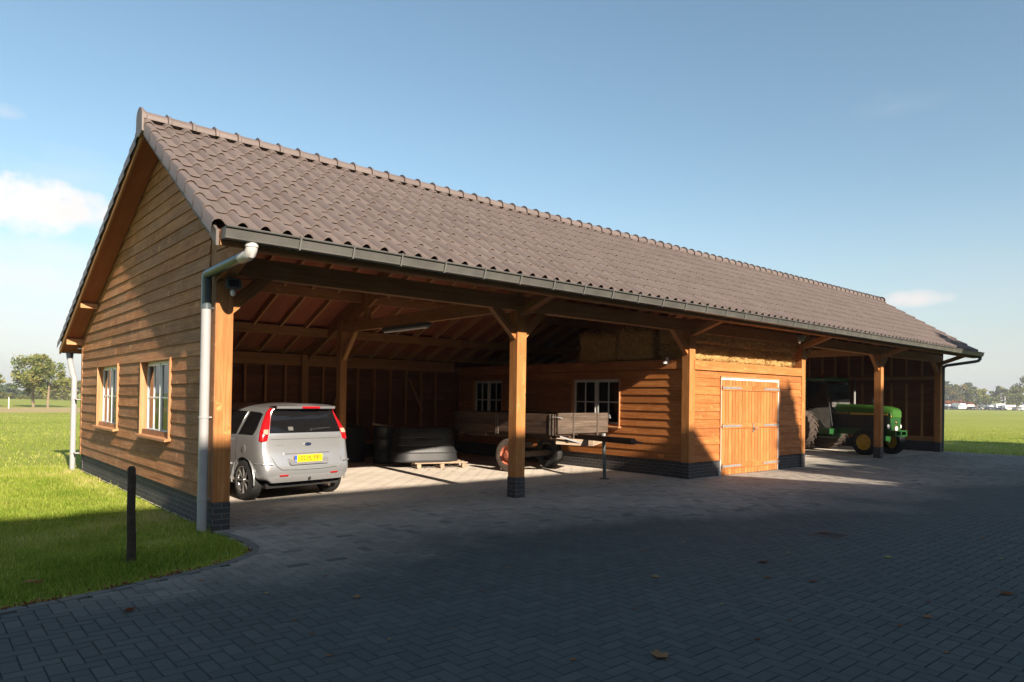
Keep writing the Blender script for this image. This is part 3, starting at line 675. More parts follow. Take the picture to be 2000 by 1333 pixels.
# rafters
def rafters():
    r=MB(); r.beam((0,YR,zr(YR)+.01),(0,8.62,zr(8.62)+.01),.05,.11); a=r.build('rafter','rough',barn)
    f=MB(); f.beam((0,-.94,zf(-.94)+.02),(0,YR,zf(YR)+.02),.05,.11); c=f.build('rafter','back',barn)
    for k in range(39):
        x=.62+.6*k
        for o,z in ((a,0),(c,0)):
            q=o if k==0 else o.copy()
            if k: C.objects.link(q)
            q.location=(x,0,0)
rafters()
# roof decking (underlay panels) and verge soffits
b=MB(); b2=MB()
for k in range(20):
    xa=XL+.04+k*(XV-XL-.08)/20; xb=XL+.04+(k+1)*(XV-XL-.08)/20
    b2.prism([(-.96,zf(-.96)+.08),(YR,zf(YR)+.08),(YR,zf(YR)+.10),(-.96,zf(-.96)+.10)],(xa,0,0),(0,1,0),(0,0,1),(xb-xa-.003,0,0))
    b.prism([(YR,zr(YR)+.07),(8.65,zr(8.65)+.07),(8.65,zr(8.65)+.09),(YR,zr(YR)+.09)],(xa,0,0),(0,1,0),(0,0,1),(xb-xa-.003,0,0))
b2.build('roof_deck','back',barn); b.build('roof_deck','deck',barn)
for xa,xb in ((XL+.056,-.04),(24.04,XV-.056)):
    b=MB(); b.prism([(YR,zr(YR)+.02),(8.65,zr(8.65)+.02),(8.65,zr(8.65)+.04),(YR,zr(YR)+.04)],(xa,0,0),(0,1,0),(0,0,1),(xb-xa,0,0))
    b.prism([(-.96,zf(-.96)+.02),(YR,zf(YR)+.02),(YR,zf(YR)+.04),(-.96,zf(-.96)+.04)],(xa,0,0),(0,1,0),(0,0,1),(xb-xa,0,0)); b.build('verge_soffit','deck',barn)
for xa in (XL+.025,XV-.055):
    b=MB(); b.prism([(YR-.0,zr(YR)-.02),(8.74,zr(8.74)-.02),(8.74,zr(8.74)+.10),(YR,zr(YR)+.10)],(xa,0,0),(0,1,0),(0,0,1),(.03,0,0)); b.build('barge_board','trim',barn)
    b=MB(); b.prism([(-1.0,zf(-1.0)-.01),(YR,zf(YR)-.01),(YR,zf(YR)+.15),(-1.0,zf(-1.0)+.15)],(xa,0,0),(0,1,0),(0,0,1),(.03,0,0)); b.build('barge_board','barge',barn) if 'barge' in M else b.build('barge_board',plain('grey_barge_board',(.115,.095,.082),.7,var=.15),barn)
MB().bx(XL+.06,24.1,8.66,8.69,zr(8.66)-.02,zr(8.66)+.07).build('rear_fascia','trim',barn)
MB().bx(XL+.056,-.04,8.06,8.14,zr(8.1)-.12,zr(8.1)-.0).build('purlin_end','trim',barn)
# ---- tiles
def tiles():
    TW=.2455; nX=int(round((XV-XL)/TW)); TW=(XV-XL)/nX
    prof=[(0.0,-.0),(.018,.036),(.045,.058),(.075,.057),(.105,.034),(.13,.008),(.175,.000),(.235,.002)]
    def slope(name,crest,y0,y1,nc,side):
        b=MB(); s=(y1-y0)/nc
        # local: position along slope y, normal offset
        dy=1.0; dz=crest(1)-crest(0); L=math.hypot(dy,dz); nrm=Vector((0,-dz/L,1/L))
        for c in range(nc):
            ya=y0+c*s; yb=y0+(c+1)*s+(.02 if s>0 else -.02)        # ya lower (eave) end
            for i in range(nX):
                r=rng.random(); jt=rng.uniform(-.0025,.0025); 
                xs=[]; 
                for (u,h) in prof: xs.append((XL+i*TW+u*TW/.2455,h))
                xs.append((XL+(i+1)*TW,0.004 if i<nX-1 else .0))
                pts=[]
                if i==0: pts=[(XL-.004,-.15),(XL-.006,.012),(XL+.008,.040)]+xs[2:]
                elif i==nX-1: pts=xs[:3]+[(XV-.03,.052),(XV-.004,.03),(XV+.006,.01),(XV+.004,-.15)]
                else: pts=xs
                low=[];up=[];lip=[]
                for (x,h) in pts:
                    fl=h<-.1
                    pl=Vector((x,ya,crest(ya)-.052))+nrm*(h+.031+jt); pu=Vector((x,yb,crest(yb)-.052))+nrm*(h-.006)
                    if fl: pl=Vector((x+(-.014 if i==0 else .014),ya,crest(ya)-.052-.095)); pu=Vector((x,yb,crest(yb)-.052-.13))
                    low.append(pl); up.append(pu); lip.append(pl-nrm*.024-Vector((0,side*.006,0)))
                for k in range(len(pts)-1):
                    q=[low[k],low[k+1],up[k+1],up[k]]; w=[lip[k],lip[k+1],low[k+1],low[k]]
                    if side<0: q.reverse(); w.reverse()
                    b.face(q,rnd=r); b.face(w,rnd=r)
        return b.build(name,'tile',barn,smooth=True)
    slope('front_roof_tiles',lambda y:4.03+.6376*y,-.95,2.28,10,1)
    # rear slope: run from the eave up to the ridge
    b=slope('rear_roof_tiles',lambda y:6.26-.4127*y,8.76,2.09,20,-1)
tiles()
# ridge caps
b=MB(); L0=.3175; nC=int((XV-XL+.02)/L0); L0=(XV-XL+.02)/nC
for i in range(nC):
    x=XL-.01+i*L0; r=rng.random(); jz=rng.uniform(-.003,.003); zc=5.375+jz
    for (xa,xb,ra,rb) in ((x,x+.012,.106,.116),(x+.012,x+.045,.116,.116),(x+.045,x+.058,.116,.100),(x+.055,x+L0+.01,.100,.097)):
        n=12
        for k in range(n):
            t0,t1=[R(-15)+R(210)*q/n for q in (k,k+1)]
            pt=lambda xx,rr,t:(xx,2.125+rr*1.12*math.cos(t),zc+rr*math.sin(t))
            b.face([pt(xb,rb,t0),pt(xb,rb,t1),pt(xa,ra,t1),pt(xa,ra,t0)],rnd=r)
    n=12
    for k in range(n):
        t0,t1=[R(-15)+R(210)*q/n for q in (k,k+1)]
        pt=lambda rr,t:(x,2.125+rr*1.12*math.cos(t),zc+rr*math.sin(t)); b.face([pt(.132,t0),pt(.132,t1),pt(.10,t1),pt(.10,t0)],rnd=r)
# end disc of the ridge
for xx,sg in ((XL-.03,-1),(XV+.03,1)):
    pts=[(xx,2.125+.145*1.1*math.cos(t),5.375+.145*math.sin(t)) for t in [R(-15)+R(210)*k/14 for k in range(15)]]+[(xx,1.95,5.16),(xx,2.13,5.12),(xx,2.30,5.16)]
    pb=[(p[0]-sg*.03,p[1],p[2]) for p in pts]
    if sg>0: b.face(pts,rnd=.5)
    else: b.face(list(reversed(pts)),rnd=.5)
    for i in range(len(pts)):
        j=(i+1)%len(pts); b.face([pts[i],pts[j],pb[j],pb[i]],rnd=.5)
b.build('ridge_tiles','tile',barn,smooth=True)
# ---- gutter
def gutter():
    xa,xb=-.30,24.16
    prof=[(y-.118,z) for y,z in [(-.885,3.325),(-.885,3.215),(-.90,3.208),(-1.010,3.208),(-1.022,3.212),(-1.024,3.222),(-1.016,3.228),(-1.040,3.318),(-1.06,3.318),(-1.066,3.328),(-1.06,3.338),(-1.045,3.338),(-1.035,3.330),(-1.030,3.320),(-1.004,3.224),(-.905,3.220),(-.893,3.227),(-.891,3.325)]]
    b=MB(); n=len(prof)
    for i in range(n):
        j=(i+1)%n; y0,z0=prof[i]; y1,z1=prof[j]; b.face([(xa,y0,z0),(xa,y1,z1),(xb,y1,z1),(xb,y0,z0)])
    for x,s in ((xa,1),(xb,-1)):
        P=[(x,-1.003,3.325),(x,-1.003,3.210),(x,-1.14,3.210),(x,-1.165,3.33)]
        b.face(P); b.face([(x+s*.003,p[1],p[2]) for p in reversed(P)])
    for s in (4.5,8.5,12.5,16.5,20.5): pass
    g=b.build('gutter','zinc',barn)
    q=MB(); q.beam((0,-1.147,3.205),(0,-1.187,3.325),.018,.004,up=(0,1,0)); q.bx(-.009,.009,-1.19,-1.0,3.338,3.346,'y'); q.bx(-.009,.009,-1.147,-1.0,3.197,3.203,'y')
    a=q.build('gutter_bracket','zincl',g)
    for k in range(37):
        o=a if k==0 else a.copy()
        if k: C.objects.link(o)
        o.location=(.50+.646*k,0,0)
    # front downpipe with the white bend
    d=MB(); d.tube([(-.095,.075,0.0),(-.095,.075,2.62)],.054,18); pipe=d.build('downpipe','pvc',barn,smooth=True)
    d=MB(); d.tube([(-.095,.075,2.60),(-.095,.075,2.64),(-.095,.075,2.97),(-.092,.05,3.005),(-.085,.0,3.015),(0.0,-.90,3.10)],.058,18); d.build('upper_pipe','pvcdark',pipe,smooth=True)
    d=MB(); d.tube([(-.015,-.82,3.082),(-.006,-.97,3.09),(0,-1.035,3.105),(0,-1.065,3.15),(0,-1.065,3.207)],.062,18); d.cyl((0,-1.065,3.165),(0,-1.065,3.19),.069); d.build('white_bend','pvclight',pipe,smooth=True)
    for z in (2.615,1.33,.37):
        k=MB().cyl((-.095,.075,z-.012),(-.095,.075,z+.012),.060).bx(-.09,.0,.06,.09,z-.008,z+.008); k.build('pipe_clip','pvc' if z<2 else 'pvcdark',pipe)
    d=MB(); d.tube([(-.12,8.36,-.02),(-.12,8.36,1.88),(-.14,8.40,1.96),(-.16,8.62,2.22),(-.16,8.66,2.30)],.052,18); p2=d.build('downpipe','pvc',barn,smooth=True)
    d=MB(); d.cyl((-.16,8.67,2.27),(-.16,8.70,2.40),.056,.07); d.build('pipe_outlet','pvcdark',p2,smooth=True)
    for z in (1.45,.35): MB().cyl((-.12,8.36,z-.012),(-.12,8.36,z+.012),.058).bx(-.12,.0,8.13,8.36,z-.008,z+.008).build('pipe_clip','pvc',p2)
    d=MB(); d.tube([(24.10,-1.065,3.21),(24.10,-1.065,3.13),(24.09,-1.02,3.07),(24.08,-.92,3.045),(24.06,-.05,2.93)],.05,14); d.tube([(24.06,-.05,2.93),(24.04,.0,2.85),(24.04,.02,0)],.05,14); d.build('downpipe','pvcdark',barn,smooth=True)
    MB().bx(XL+.07,24.1,8.70,8.82,zr(8.66)-.03,zr(8.66)+.05).build('rear_gutter','zinc',barn)
gutter()
# ---- windows.  local frame: x right along the wall, y outward, z up; origin bottom centre of the opening
def window(w,h,depth,cas,sillmt,clad_out,loc,rz,parent):
    e=bpy.data.objects.new('window',None)
    b=MB(); t=.028; yo=clad_out+.022; yi=-depth
    b.bx(-w/2,-w/2+t,yi,yo,0,h,'z'); b.bx(w/2-t,w/2,yi,yo,0,h,'z'); b.bx(-w/2+t,w/2-t,yi,yo,h-t,h)
    # flat trim round the opening
    c=b.build('window',cas,parent); c.location=loc; c.rotation_euler=(0,0,rz)
    s=MB(); s.prism([(yi,.0),(yo+.055,-.028),(yo+.055,.004),(yi,.036)],(-w/2-.03,0,0),(0,1,0),(0,0,1),(w+.06,0,0)); s.build('sill',sillmt,c)
    f=MB(); W_=w/2-t; y0,y1=-depth+.005,-depth+.050; z0,z1=.036,h-t
    fr=.034
    f.bx(-W_,-W_+fr,y0,y1,z0,z1,'z'); f.bx(W_-fr,W_,y0,y1,z0,z1,'z'); f.bx(-W_+fr,W_-fr,y0,y1,z1-fr,z1); f.bx(-W_+fr,W_-fr,y0,y1,z0,z0+fr)
    f.bx(-.028,.028,y0+.001,y1-.001,z0+fr,z1-fr,'z')
    for sg in (-1,1):
        xa,xb=sorted((sg*.028,sg*(W_-fr))); k=.028; ya,yb=y0+.012,y1+.012
        f.bx(xa+.004,xa+k,ya,yb,z0+fr+.004,z1-fr-.004,'z'); f.bx(xb-k,xb-.004,ya,yb,z0+fr+.004,z1-fr-.004,'z')
        f.bx(xa+k,xb-k,ya,yb,z1-fr-k,z1-fr-.004); f.bx(xa+k,xb-k,ya,yb,z0+fr+.004,z0+fr+k)
        xm=(xa+xb)/2; zm=(z0+z1)/2
        f.bx(xm-.011,xm+.011,ya+.01,yb-.004,z0+fr+k,z1-fr-k,'z'); f.bx(xa+k,xm-.011,ya+.01,yb-.005,zm-.011,zm+.011); f.bx(xm+.011,xb-k,ya+.01,yb-.005,zm-.011,zm+.011)
    f.build('frame','white',c,bevel=.003)
    g=MB(); g.bx(-W_+fr,W_-fr,y0+.035,y0+.041,z0+fr,z1-fr); g.build('pane','glass',c)
    return c
ZH=ZW[1]-ZW[0]
for a,b_ in WIN: window(b_-a,ZH+.02,.10,'trim','trim',.034,(0,(a+b_)/2,ZW[0]-.01),R(90),barn)
# note: local +y must point outward (-X): rotation of +90 deg sends +y to -X
# ---- store room in the third bay
XS=9.44
sops=[(1.88,3.40,1.0,2.1),(6.0,7.3,1.0,2.1)]
siding('store_side_cladding',(XS+.034,0,0),(0,1,0),(-1,0,0),.20,8.0,.345,2.25,'clad',barn,sops)
MB().bx(XS-.02,XS+.08,.2,8.1,2.27,2.47,'y').build('store_top_beam','clad',barn,bevel=.003)
MB().bx(XS+.035,XS+.13,.2,8.0,-.02,.37,'y').build('store_plinth','brick',barn)
for a,c,_,_ in sops: window(c-a,1.11,.08,'trim','trim',.034,(XS+.034,(a+c)/2,.99),R(90),barn)
fops=[(10.56,13.0,0,2.12)]
siding('store_front_cladding',(0,.045,0),(1,0,0),(0,-1,0),9.56,14.14,.335,2.25,'clad',barn,fops,exp_=.176)
MB().bx(9.56,14.14,-.015,.10,2.255,2.45).build('store_top_beam','post',barn,bevel=.003)
MB().bx(9.56,10.55,.035,.12,-.02,.36).build('store_plinth','brick',barn); MB().bx(13.02,14.14,.035,.12,-.02,.36).build('store_plinth','brick',barn)
MB().bx(9.5,14.3,.1,8.1,2.44,2.458).build('loft_floor','rough',barn)
siding('store_inner_cladding',(14.27,0,0),(0,1,0),(1,0,0),.2,8.0,.345,2.4,'rough',barn,exp_=.19)
MB().bx(14.15,14.26,.2,8.0,-.02,.37,'y').build('store_plinth','brick',barn)
# door
d=MB(); d.bx(10.555,10.585,.0,.09,0.0,2.12,'z'); d.bx(12.955,13.0,.0,.09,0.0,2.12,'z'); d.bx(10.60,12.955,.0,.09,2.075,2.12); d.build('door_frame','white',barn)
d=MB(); d.bx(10.53,10.554,-.01,.09,.34,2.15,'z'); d.bx(13.001,13.03,-.01,.09,.34,2.15,'z'); d.bx(10.53,13.03,-.012,.09,2.121,2.15); d.build('door_trim','trim',barn)
for k,(xa,xb) in enumerate(((10.572,11.772),(11.778,12.950))):
    b=MB(); n=9; w=(xb-xa)/n
    for i in range(n): b.bx(xa+i*w+.0065,xa+(i+1)*w-.0065,-.012,.012,.012,2.072,'z')
    b.bx(xa+.004,xb-.004,.012,.018,.014,2.07,'z',rnd=.1,mi=1)
    leaf=b.build('door_leaf',['door','grey_wood'],barn,bevel=.003)
    for z in (.20,1.07,1.90): MB().bx(xa+.004,xb-.004,-.032,-.0125,z-.055,z+.055).build('ledge','door',leaf,bevel=.002)
    for z in (.20,1.07,1.90):
        h=MB(); x0,x1=(xa-.005,xa+.74) if k==0 else (xb-.68,xb+.03)
        h.bx(x0,x1,-.038,-.033,z-.022,z+.022)
        for j in range(5): xx=x0+.08+j*.13; h.cyl((xx,-.038,z),(xx,-.043,z),.008,n=8)
        h.build('strap_hinge','galv',leaf)
    if k==1:
        h=MB(); h.bx(xa+.035,xa+.065,-.040,-.033,.92,1.13,'z'); h.tube([(xa+.05,-.04,1.02),(xa+.05,-.085,1.02),(xa+.06,-.095,1.02),(xa+.165,-.095,1.015)],.011,10); h.build('door_handle','galv',leaf)
# ---- fittings
def floodlight(name,loc,rz,tilt=0):
    b=MB(); b.bx(-.075,.075,-.10,.0,-.05,.06); b.bx(-.085,.085,-.115,-.10,-.055,.065); b.bx(-.02,.02,-.0,.05,-.02,.02)
    o=b.build(name,'pvcdark',barn,bevel=.004); o.location=loc; o.rotation_euler=(tilt,0,rz)
    g=MB(); g.bx(-.055,.055,-.118,-.1155,-.035,.045); g.build('glass_front','darkmetal',o)
    s=MB(); s.lathe([(.0,-.13),(.022,-.125),(.03,-.10),(.03,-.07),(.022,-.055)],(0,-.04,0),(0,0,1),12); s.build('motion_sensor','lamp',o,smooth=True)
    return o
floodlight('floodlight',(.155,-.06,2.88),R(-12),R(-8))
floodlight('floodlight',(12.75,-.62,3.10),R(15),R(20))
b=MB(); b.bx(9.405,9.43,.55,.60,2.37,2.52,'z'); b.bx(9.33,9.42,.56,.59,2.42,2.45); b.lathe([(.0,0),(.04,.01),(.045,.05),(.0,.09)],(9.33,.575,2.37),(0,0,1),10); b.build('white_wall_lamp','white',barn)
b=MB(); b.bx(4.745,4.855,2.70,4.34,2.975,3.035,'y'); lt=b.build('tube_light','pvcdark',barn)
b=MB(); b.tube([(4.8,2.72,2.955),(4.8,4.32,2.955)],.032,12); b.build('tube_cover','tube',lt,smooth=True)

# ------------------------------------------------------------------ trees
def make_crown(name,n,rx,ry,rz,leaf,mt,parent,seed,nclump=40,z0=0,shape=1.0,gap=.0):
    g=np.random.default_rng(seed); V=[];rn=[]
    # clump centres spread through the volume, denser toward the outside
    c=[]
    while len(c)<nclump:
        p=g.uniform(-1,1,3); r=np.linalg.norm(p)
        if r<1 and r>.25 and g.random()<r**1.0:
            w=1-.35*max(0,p[2])*shape
            c.append((p[0]*w,p[1]*w,p[2]))
    c=np.array(c); per=n//nclump; col=g.uniform(0,1,nclump)
    cr=g.uniform(.16,.36,nclump)
    pts=[];t=[]
    for k in range(nclump):
        d=g.normal(0,1,(per,3)); d/=np.linalg.norm(d,axis=1)[:,None]; rad=g.random(per)**.45
        q=c[k]+d*(rad*cr[k])[:,None]*np.array([1,1,.8]); pts.append(q); t.append(np.clip(col[k]*.55+g.normal(.22,.17,per),0,1))
    P=np.concatenate(pts)*np.array([rx,ry,rz])+np.array([0,0,z0]); T=np.concatenate(t); m=len(P)
    u=g.normal(0,1,(m,3)); u/=np.linalg.norm(u,axis=1)[:,None]; w=np.cross(u,g.normal(0,1,(m,3))); w/=np.linalg.norm(w,axis=1)[:,None]
    s=leaf*g.uniform(.6,1.3,m)[:,None]
    V=np.stack([P-u*s,P-w*s*.6,P+u*s,P+w*s*.6],1).reshape(-1,3); F=np.arange(m*4).reshape(-1,4)
    o=arrmesh(name,V,F,[mt],{'rnd':T}); o.parent=parent; return o
def make_trunk(name,h,r,rx,rz,z0,parent,seed,limbs=7,fork=False):
    g=random.Random(seed); b=MB()
    pts=[(0,0,-.2)]; x=y=0
    for k in range(1,6): x+=g.uniform(-.04,.04)*h; y+=g.uniform(-.04,.04)*h; pts.append((x*.5,y*.5,h*k/5))
    b.tube(pts,[r*1.25,r*1.05,r*.95,r*.8,r*.6,r*.3],9)
    for k in range(limbs):
        t=g.uniform(.4,.92); a=g.uniform(0,6.28); i=min(4,int(t*5)); base=Vector(pts[i]).lerp(Vector(pts[i+1]),t*5-i)
        L=rx*g.uniform(.55,.9); e=base+Vector((math.cos(a)*L,math.sin(a)*L,L*g.uniform(.35,.8))); mid=base.lerp(e,.5)+Vector((0,0,-L*.07))
        b.tube([base,mid,e],[r*.45*(1.2-t),r*.3*(1.2-t),r*.08],6)
    return b.build(name,'bark',parent,smooth=True)
def dipz(x,y):
    d=math.hypot(x+2.7,y+8.5); t=min(1,max(0,(d-35)/85)); return -.03-.72*t*t*(3-2*t)
HF=Vector((math.cos(yaw),math.sin(yaw),0)); HR=Vector((math.sin(yaw),-math.cos(yaw),0))
def at_px(u,depth):
    p=Vector((-2.737,-8.496,0))+HF*depth+HR*((u-1000)/1369.6*depth); return p.x,p.y,dipz(p.x,p.y)
def tree(u,depth,h,rx,mt,label,group,seed,trunk_frac=.3,n=2600,leaf=.22,nclump=34,name='tree',cat='tree',xyz=None,rzs=1):
    x,y,z=xyz or at_px(u,depth)
    t=empty(name,(x,y,z)); cb=h*trunk_frac; rz=(h-cb)/2
    make_trunk('trunk',h*.82,max(.07,h*.020),rx,rz,cb,t,seed)
    make_crown('crown',n,rx,rx,rz*rzs,leaf,mt,t,seed,nclump,z0=cb+rz)
    tag(t,label,cat,group); return t
GL='trees standing far out on the left field'
tree(66,103,8.5,3.0,'leafA','leafy yellow-green tree with a pale straight trunk, left of the white downpipe on the field',GL,3,.26,4600,.17,50)
tree(94,100,7.0,2.6,'leafA','round tree with a slightly leaning trunk, right behind the leafy yellow-green one on the field',GL,5,.24,3600,.17,44)
tree(-22,98,7.4,2.0,'leafA','tree crown cut by the left edge of the photo',GL,8,.34,2000,.2,26)
tree(122,185,4.8,2.8,'leafA','low spreading tree just left of the rear downpipe',GL,12,.34,2200,.28,30)
tree(143,182,5.6,2.8,'leafC','taller tree seen between the rear downpipe and the barn corner',GL,14,.30,2200,.28,30)
tree(14,215,4.4,4.2,'leafB','dark bluish tree far off at the left edge of the field',GL,21,.05,1800,.42,24,rzs=1)
tree(45,215,3.9,4.8,'leafB','wide dark tree far behind the yellow-green tree',GL,23,.05,1800,.42,24)
tree(78,210,3.8,4.4,'leafB','dark shrub-like tree behind the two trunks on the field',GL,25,.05,1800,.42,24)
tree(108,210,3.4,4.0,'leafC','low olive tree on the far hedge line, right of the two trunks',GL,27,.05,1500,.4,22)
b=MB(); 
hx=[]
g_=np.random.default_rng(5); hp=[]
for k in range(5200):
    u=g_.uniform(-60,165); d=203+g_.normal(0,1.2); hgt=(1.0+.5*math.sin(u*.11)+.5*math.sin(u*.31))
    x,y,z=at_px(u,d); hp.append((x,y,z+g_.random()**.8*hgt))
hp=np.array(hp); m_=len(hp); u_=g_.normal(0,1,(m_,3)); u_/=np.linalg.norm(u_,axis=1)[:,None]; w_=np.cross(u_,g_.normal(0,1,(m_,3))); w_/=np.linalg.norm(w_,axis=1)[:,None]
Vh=np.stack([hp-u_*.42,hp-w_*.3,hp+u_*.42,hp+w_*.3],1).reshape(-1,3)
arrmesh('far_hedge',Vh,np.arange(m_*4).reshape(-1,4),['leafC'],{'rnd':g_.random(m_)*.7},'stuff')
GR='trees behind the parked caravans on the right'
for i,(u,d,top,rx,mt,lb) in enumerate([
 (1846,372,14.0,7.0,'leafB','dark green tree right beside the last barn post'),
 (1859,365,12.6,6.0,'leafC','yellowish tree second from the last barn post'),
 (1876,380,13.0,6.5,'leafC','brown-tinged round tree above the tall white camper'),
 (1890,395,13.8,6.0,'leafB','blue-green tree behind the brown-tinged one'),
 (1930,360,7.5,6.5,'leafA','low olive tree in the dip of the tree line'),
 (1944,372,9.6,6.0,'leafA','small dark tree left of the white mast'),
 (1955,365,11.6,6.2,'leafA','round brownish tree right behind the white mast'),
 (1975,372,12.0,6.4,'leafA','mid green tree between the mast and the right edge'),
 (2012,372,18.0,8.5,'leafA','tall spreading oak rising at the right edge of the photo')]):
    tree(u,d,top,rx,mt,lb,GR,60+i,.10,2200,.55,28)
GF='trees standing in front of the parked caravans'
tree(1908,318,10.6,5.2,'leafA','round tree whose trunk stands between the caravans and the beige car',GF,81,.24,2600,.38,36)
tree(1986,318,11.2,5.6,'leafA','round tree with its trunk in front of the long white caravan',GF,83,.24,2600,.38,36)
hp=[]
for k in range(2600):
    u=g_.uniform(1843,1906); d=345+g_.normal(0,1.2); x,y,z=at_px(u,d); hp.append((x,y,z+g_.random()*(3.9+.6*math.sin(u*.5))))
hp=np.array(hp); m_=len(hp); u_=g_.normal(0,1,(m_,3)); u_/=np.linalg.norm(u_,axis=1)[:,None]; w_=np.cross(u_,g_.normal(0,1,(m_,3))); w_/=np.linalg.norm(w_,axis=1)[:,None]
arrmesh('red_hedge',np.stack([hp-u_*.5,hp-w_*.35,hp+u_*.5,hp+w_*.35],1).reshape(-1,3),np.arange(m_*4).reshape(-1,4),['leafR'],{'rnd':g_.random(m_)},'stuff')
x,y,z=at_px(1963,330); o=MB().cyl((0,0,0),(0,0,6.6),.17,.12,10).build('white_mast','white'); o.location=(x,y,z); tag(o,'thin white mast rising behind the caravans on the right','mast')
x,y,z=at_px(18,92); o=MB().cyl((0,0,0),(0,0,1.45),.06,.05,8).build('white_marker_post','white'); o.location=(x,y,z); tag(o,'thin white marker post on the field near the left edge','post')
# ------------------------------------------------------------------ caravans and cars far off
def caravan(u,depth,w,h,label,L=4.6):
    x,y,z=at_px(u,depth); t=empty('caravan',(x,y,z),yaw-R(90)+rng.uniform(-.25,.25)); tag(t,label,'caravan','caravans and cars parked along the far field')
    b=MB(); b.prism([(0,.45),(-.12,1.1),(.25,h-.35),(.6,h-.04),(L-.5,h),(L-.1,h-.3),(L,.5)],(-w/2,0,0),(0,1,0),(0,0,1),(w,0,0)); b.build('body','caravan',t,bevel=.08)
    MB().box((0,.045,h*.62),(w*.36,0,0),(0,.14,.28),(0,.02,-.01)).build('window','carglass',t)
    for s in (-1,1): MB().cyl((s*(w/2-.2),L*.5,.33),(s*(w/2+.01),L*.5,.33),.33).build('wheel','black',t)
def smallcar(u,depth,w,h,mt,label,rz=0,L=4.2):
    x,y,z=at_px(u,depth); t=empty('parked_car',(x,y,z),yaw-R(90)+rz); tag(t,label,'car','caravans and cars parked along the far field')
    b=MB(); b.prism([(0,.3),(0,.75),(.15,.95),(L*.22,1.0),(L*.36,h-.05),(L*.75,h),(L*.93,1.0),(L,.9),(L,.3)],(-w/2,0,0),(0,1,0),(0,0,1),(w,0,0)); b.build('body',mt,t,bevel=.09)
    MB().prism([(L*.235,1.02),(L*.355,h-.12),(L*.362,h-.12),(L*.245,1.02)],(-w*.42,-.035,.01),(0,1,0),(0,0,1),(w*.84,0,0)).build('windscreen','carglass',t)
    for sy in (.8,L-.8):
        for s in (-1,1): MB().cyl((s*(w/2-.2),sy,.31),(s*(w/2+.01),sy,.31),.31).build('wheel','black',t)
    for s in (-1,1): MB().bx(s*w*.36-.16,s*w*.36+.16,-.02,.01,.62,.78).build('headlight','lamp',t)
Z=lambda q:1840+q/12.5
caravan(Z(62),330,2.4,2.55,'white caravan right beside the last barn post')
caravan(Z(245),332,2.9,2.5,'white caravan behind the black estate car')
smallcar(Z(235),322,3.4,1.6,'blackcar','black estate car in front of the second white caravan')
smallcar(Z(345),323,1.6,1.45,'bluecar','small blue car squeezed left of the tall white camper')
caravan(Z(500),328,3.7,3.0,'tall white camper, the highest vehicle near the barn')
caravan(Z(720),328,3.3,2.5,'white caravan left of the tree trunk')
smallcar(Z(785),321,1.8,1.75,'blackcar','dark van-like car in front of the caravan left of the tree trunk')
smallcar(Z(985),324,3.6,1.95,'tancar','beige-roofed car just right of the tree trunk')
smallcar(Z(950),320,2.0,1.35,'darkcar','dark blue car in front of the beige-roofed car')
caravan(Z(1188),330,3.0,2.5,'white caravan behind a black low car, middle of the row')
smallcar(Z(1240),321,2.7,1.5,'blackcar','black low car in front of the middle caravan')
smallcar(Z(1395),322,2.0,1.5,'bluecar','pale blue car under the wide white camper')
caravan(Z(1440),332,3.9,3.15,'wide white camper standing left of the white mast')
smallcar(Z(1530),320,2.4,1.3,'blackcar','black low car right of the pale blue car')
caravan(Z(1685),328,4.7,2.6,'long white caravan between the mast and the tree trunk')
smallcar(Z(1925),321,2.6,1.75,'greycar','grey car at the right edge of the photo')
caravan(Z(1960),331,3.0,2.6,'white caravan at the right edge behind the grey car')

# ------------------------------------------------------------------ farmhouse and trees behind the camera: they throw the shade over the yard
def farmhouse():
    t=tag(empty('farmhouse',(-5.4,-20,0)),'farmhouse with a steep hipped roof standing behind the photographer','house')
    xa,xb,ya,yb,ze,zr_=-18,17.5,-4,4,4.5,10.50
    b=MB(); b.bx(xa+.5,xb-.5,ya+.5,yb-.5,-.05,ze+.2); b.build('wall','housewall',t)
    b=MB(); A=[(xa,ya,ze),(xb,ya,ze),(xb,yb,ze),(xa,yb,ze)]; r0,r1=(xa+4,0,zr_),(12.5,0,zr_)
    b.face([A[2],A[3],r0,r1]); b.face([A[0],A[1],r1,r0]); b.face([A[1],A[2],r1]); b.face([A[3],A[0],r0]); b.face(list(reversed(A))); b.build('roof','redtile',t)
    for x in (-15,-11,-7,-3,1,5,9,13):
        w=MB(); w.bx(x-.7,x+.7,yb-.5,yb-.44,.9,2.3); f=w.build('window','white',t); MB().bx(x-.6,x+.6,yb-.438,yb-.43,1.0,2.2).build('pane','carglass',f)
farmhouse()
GB='garden trees behind the photographer'
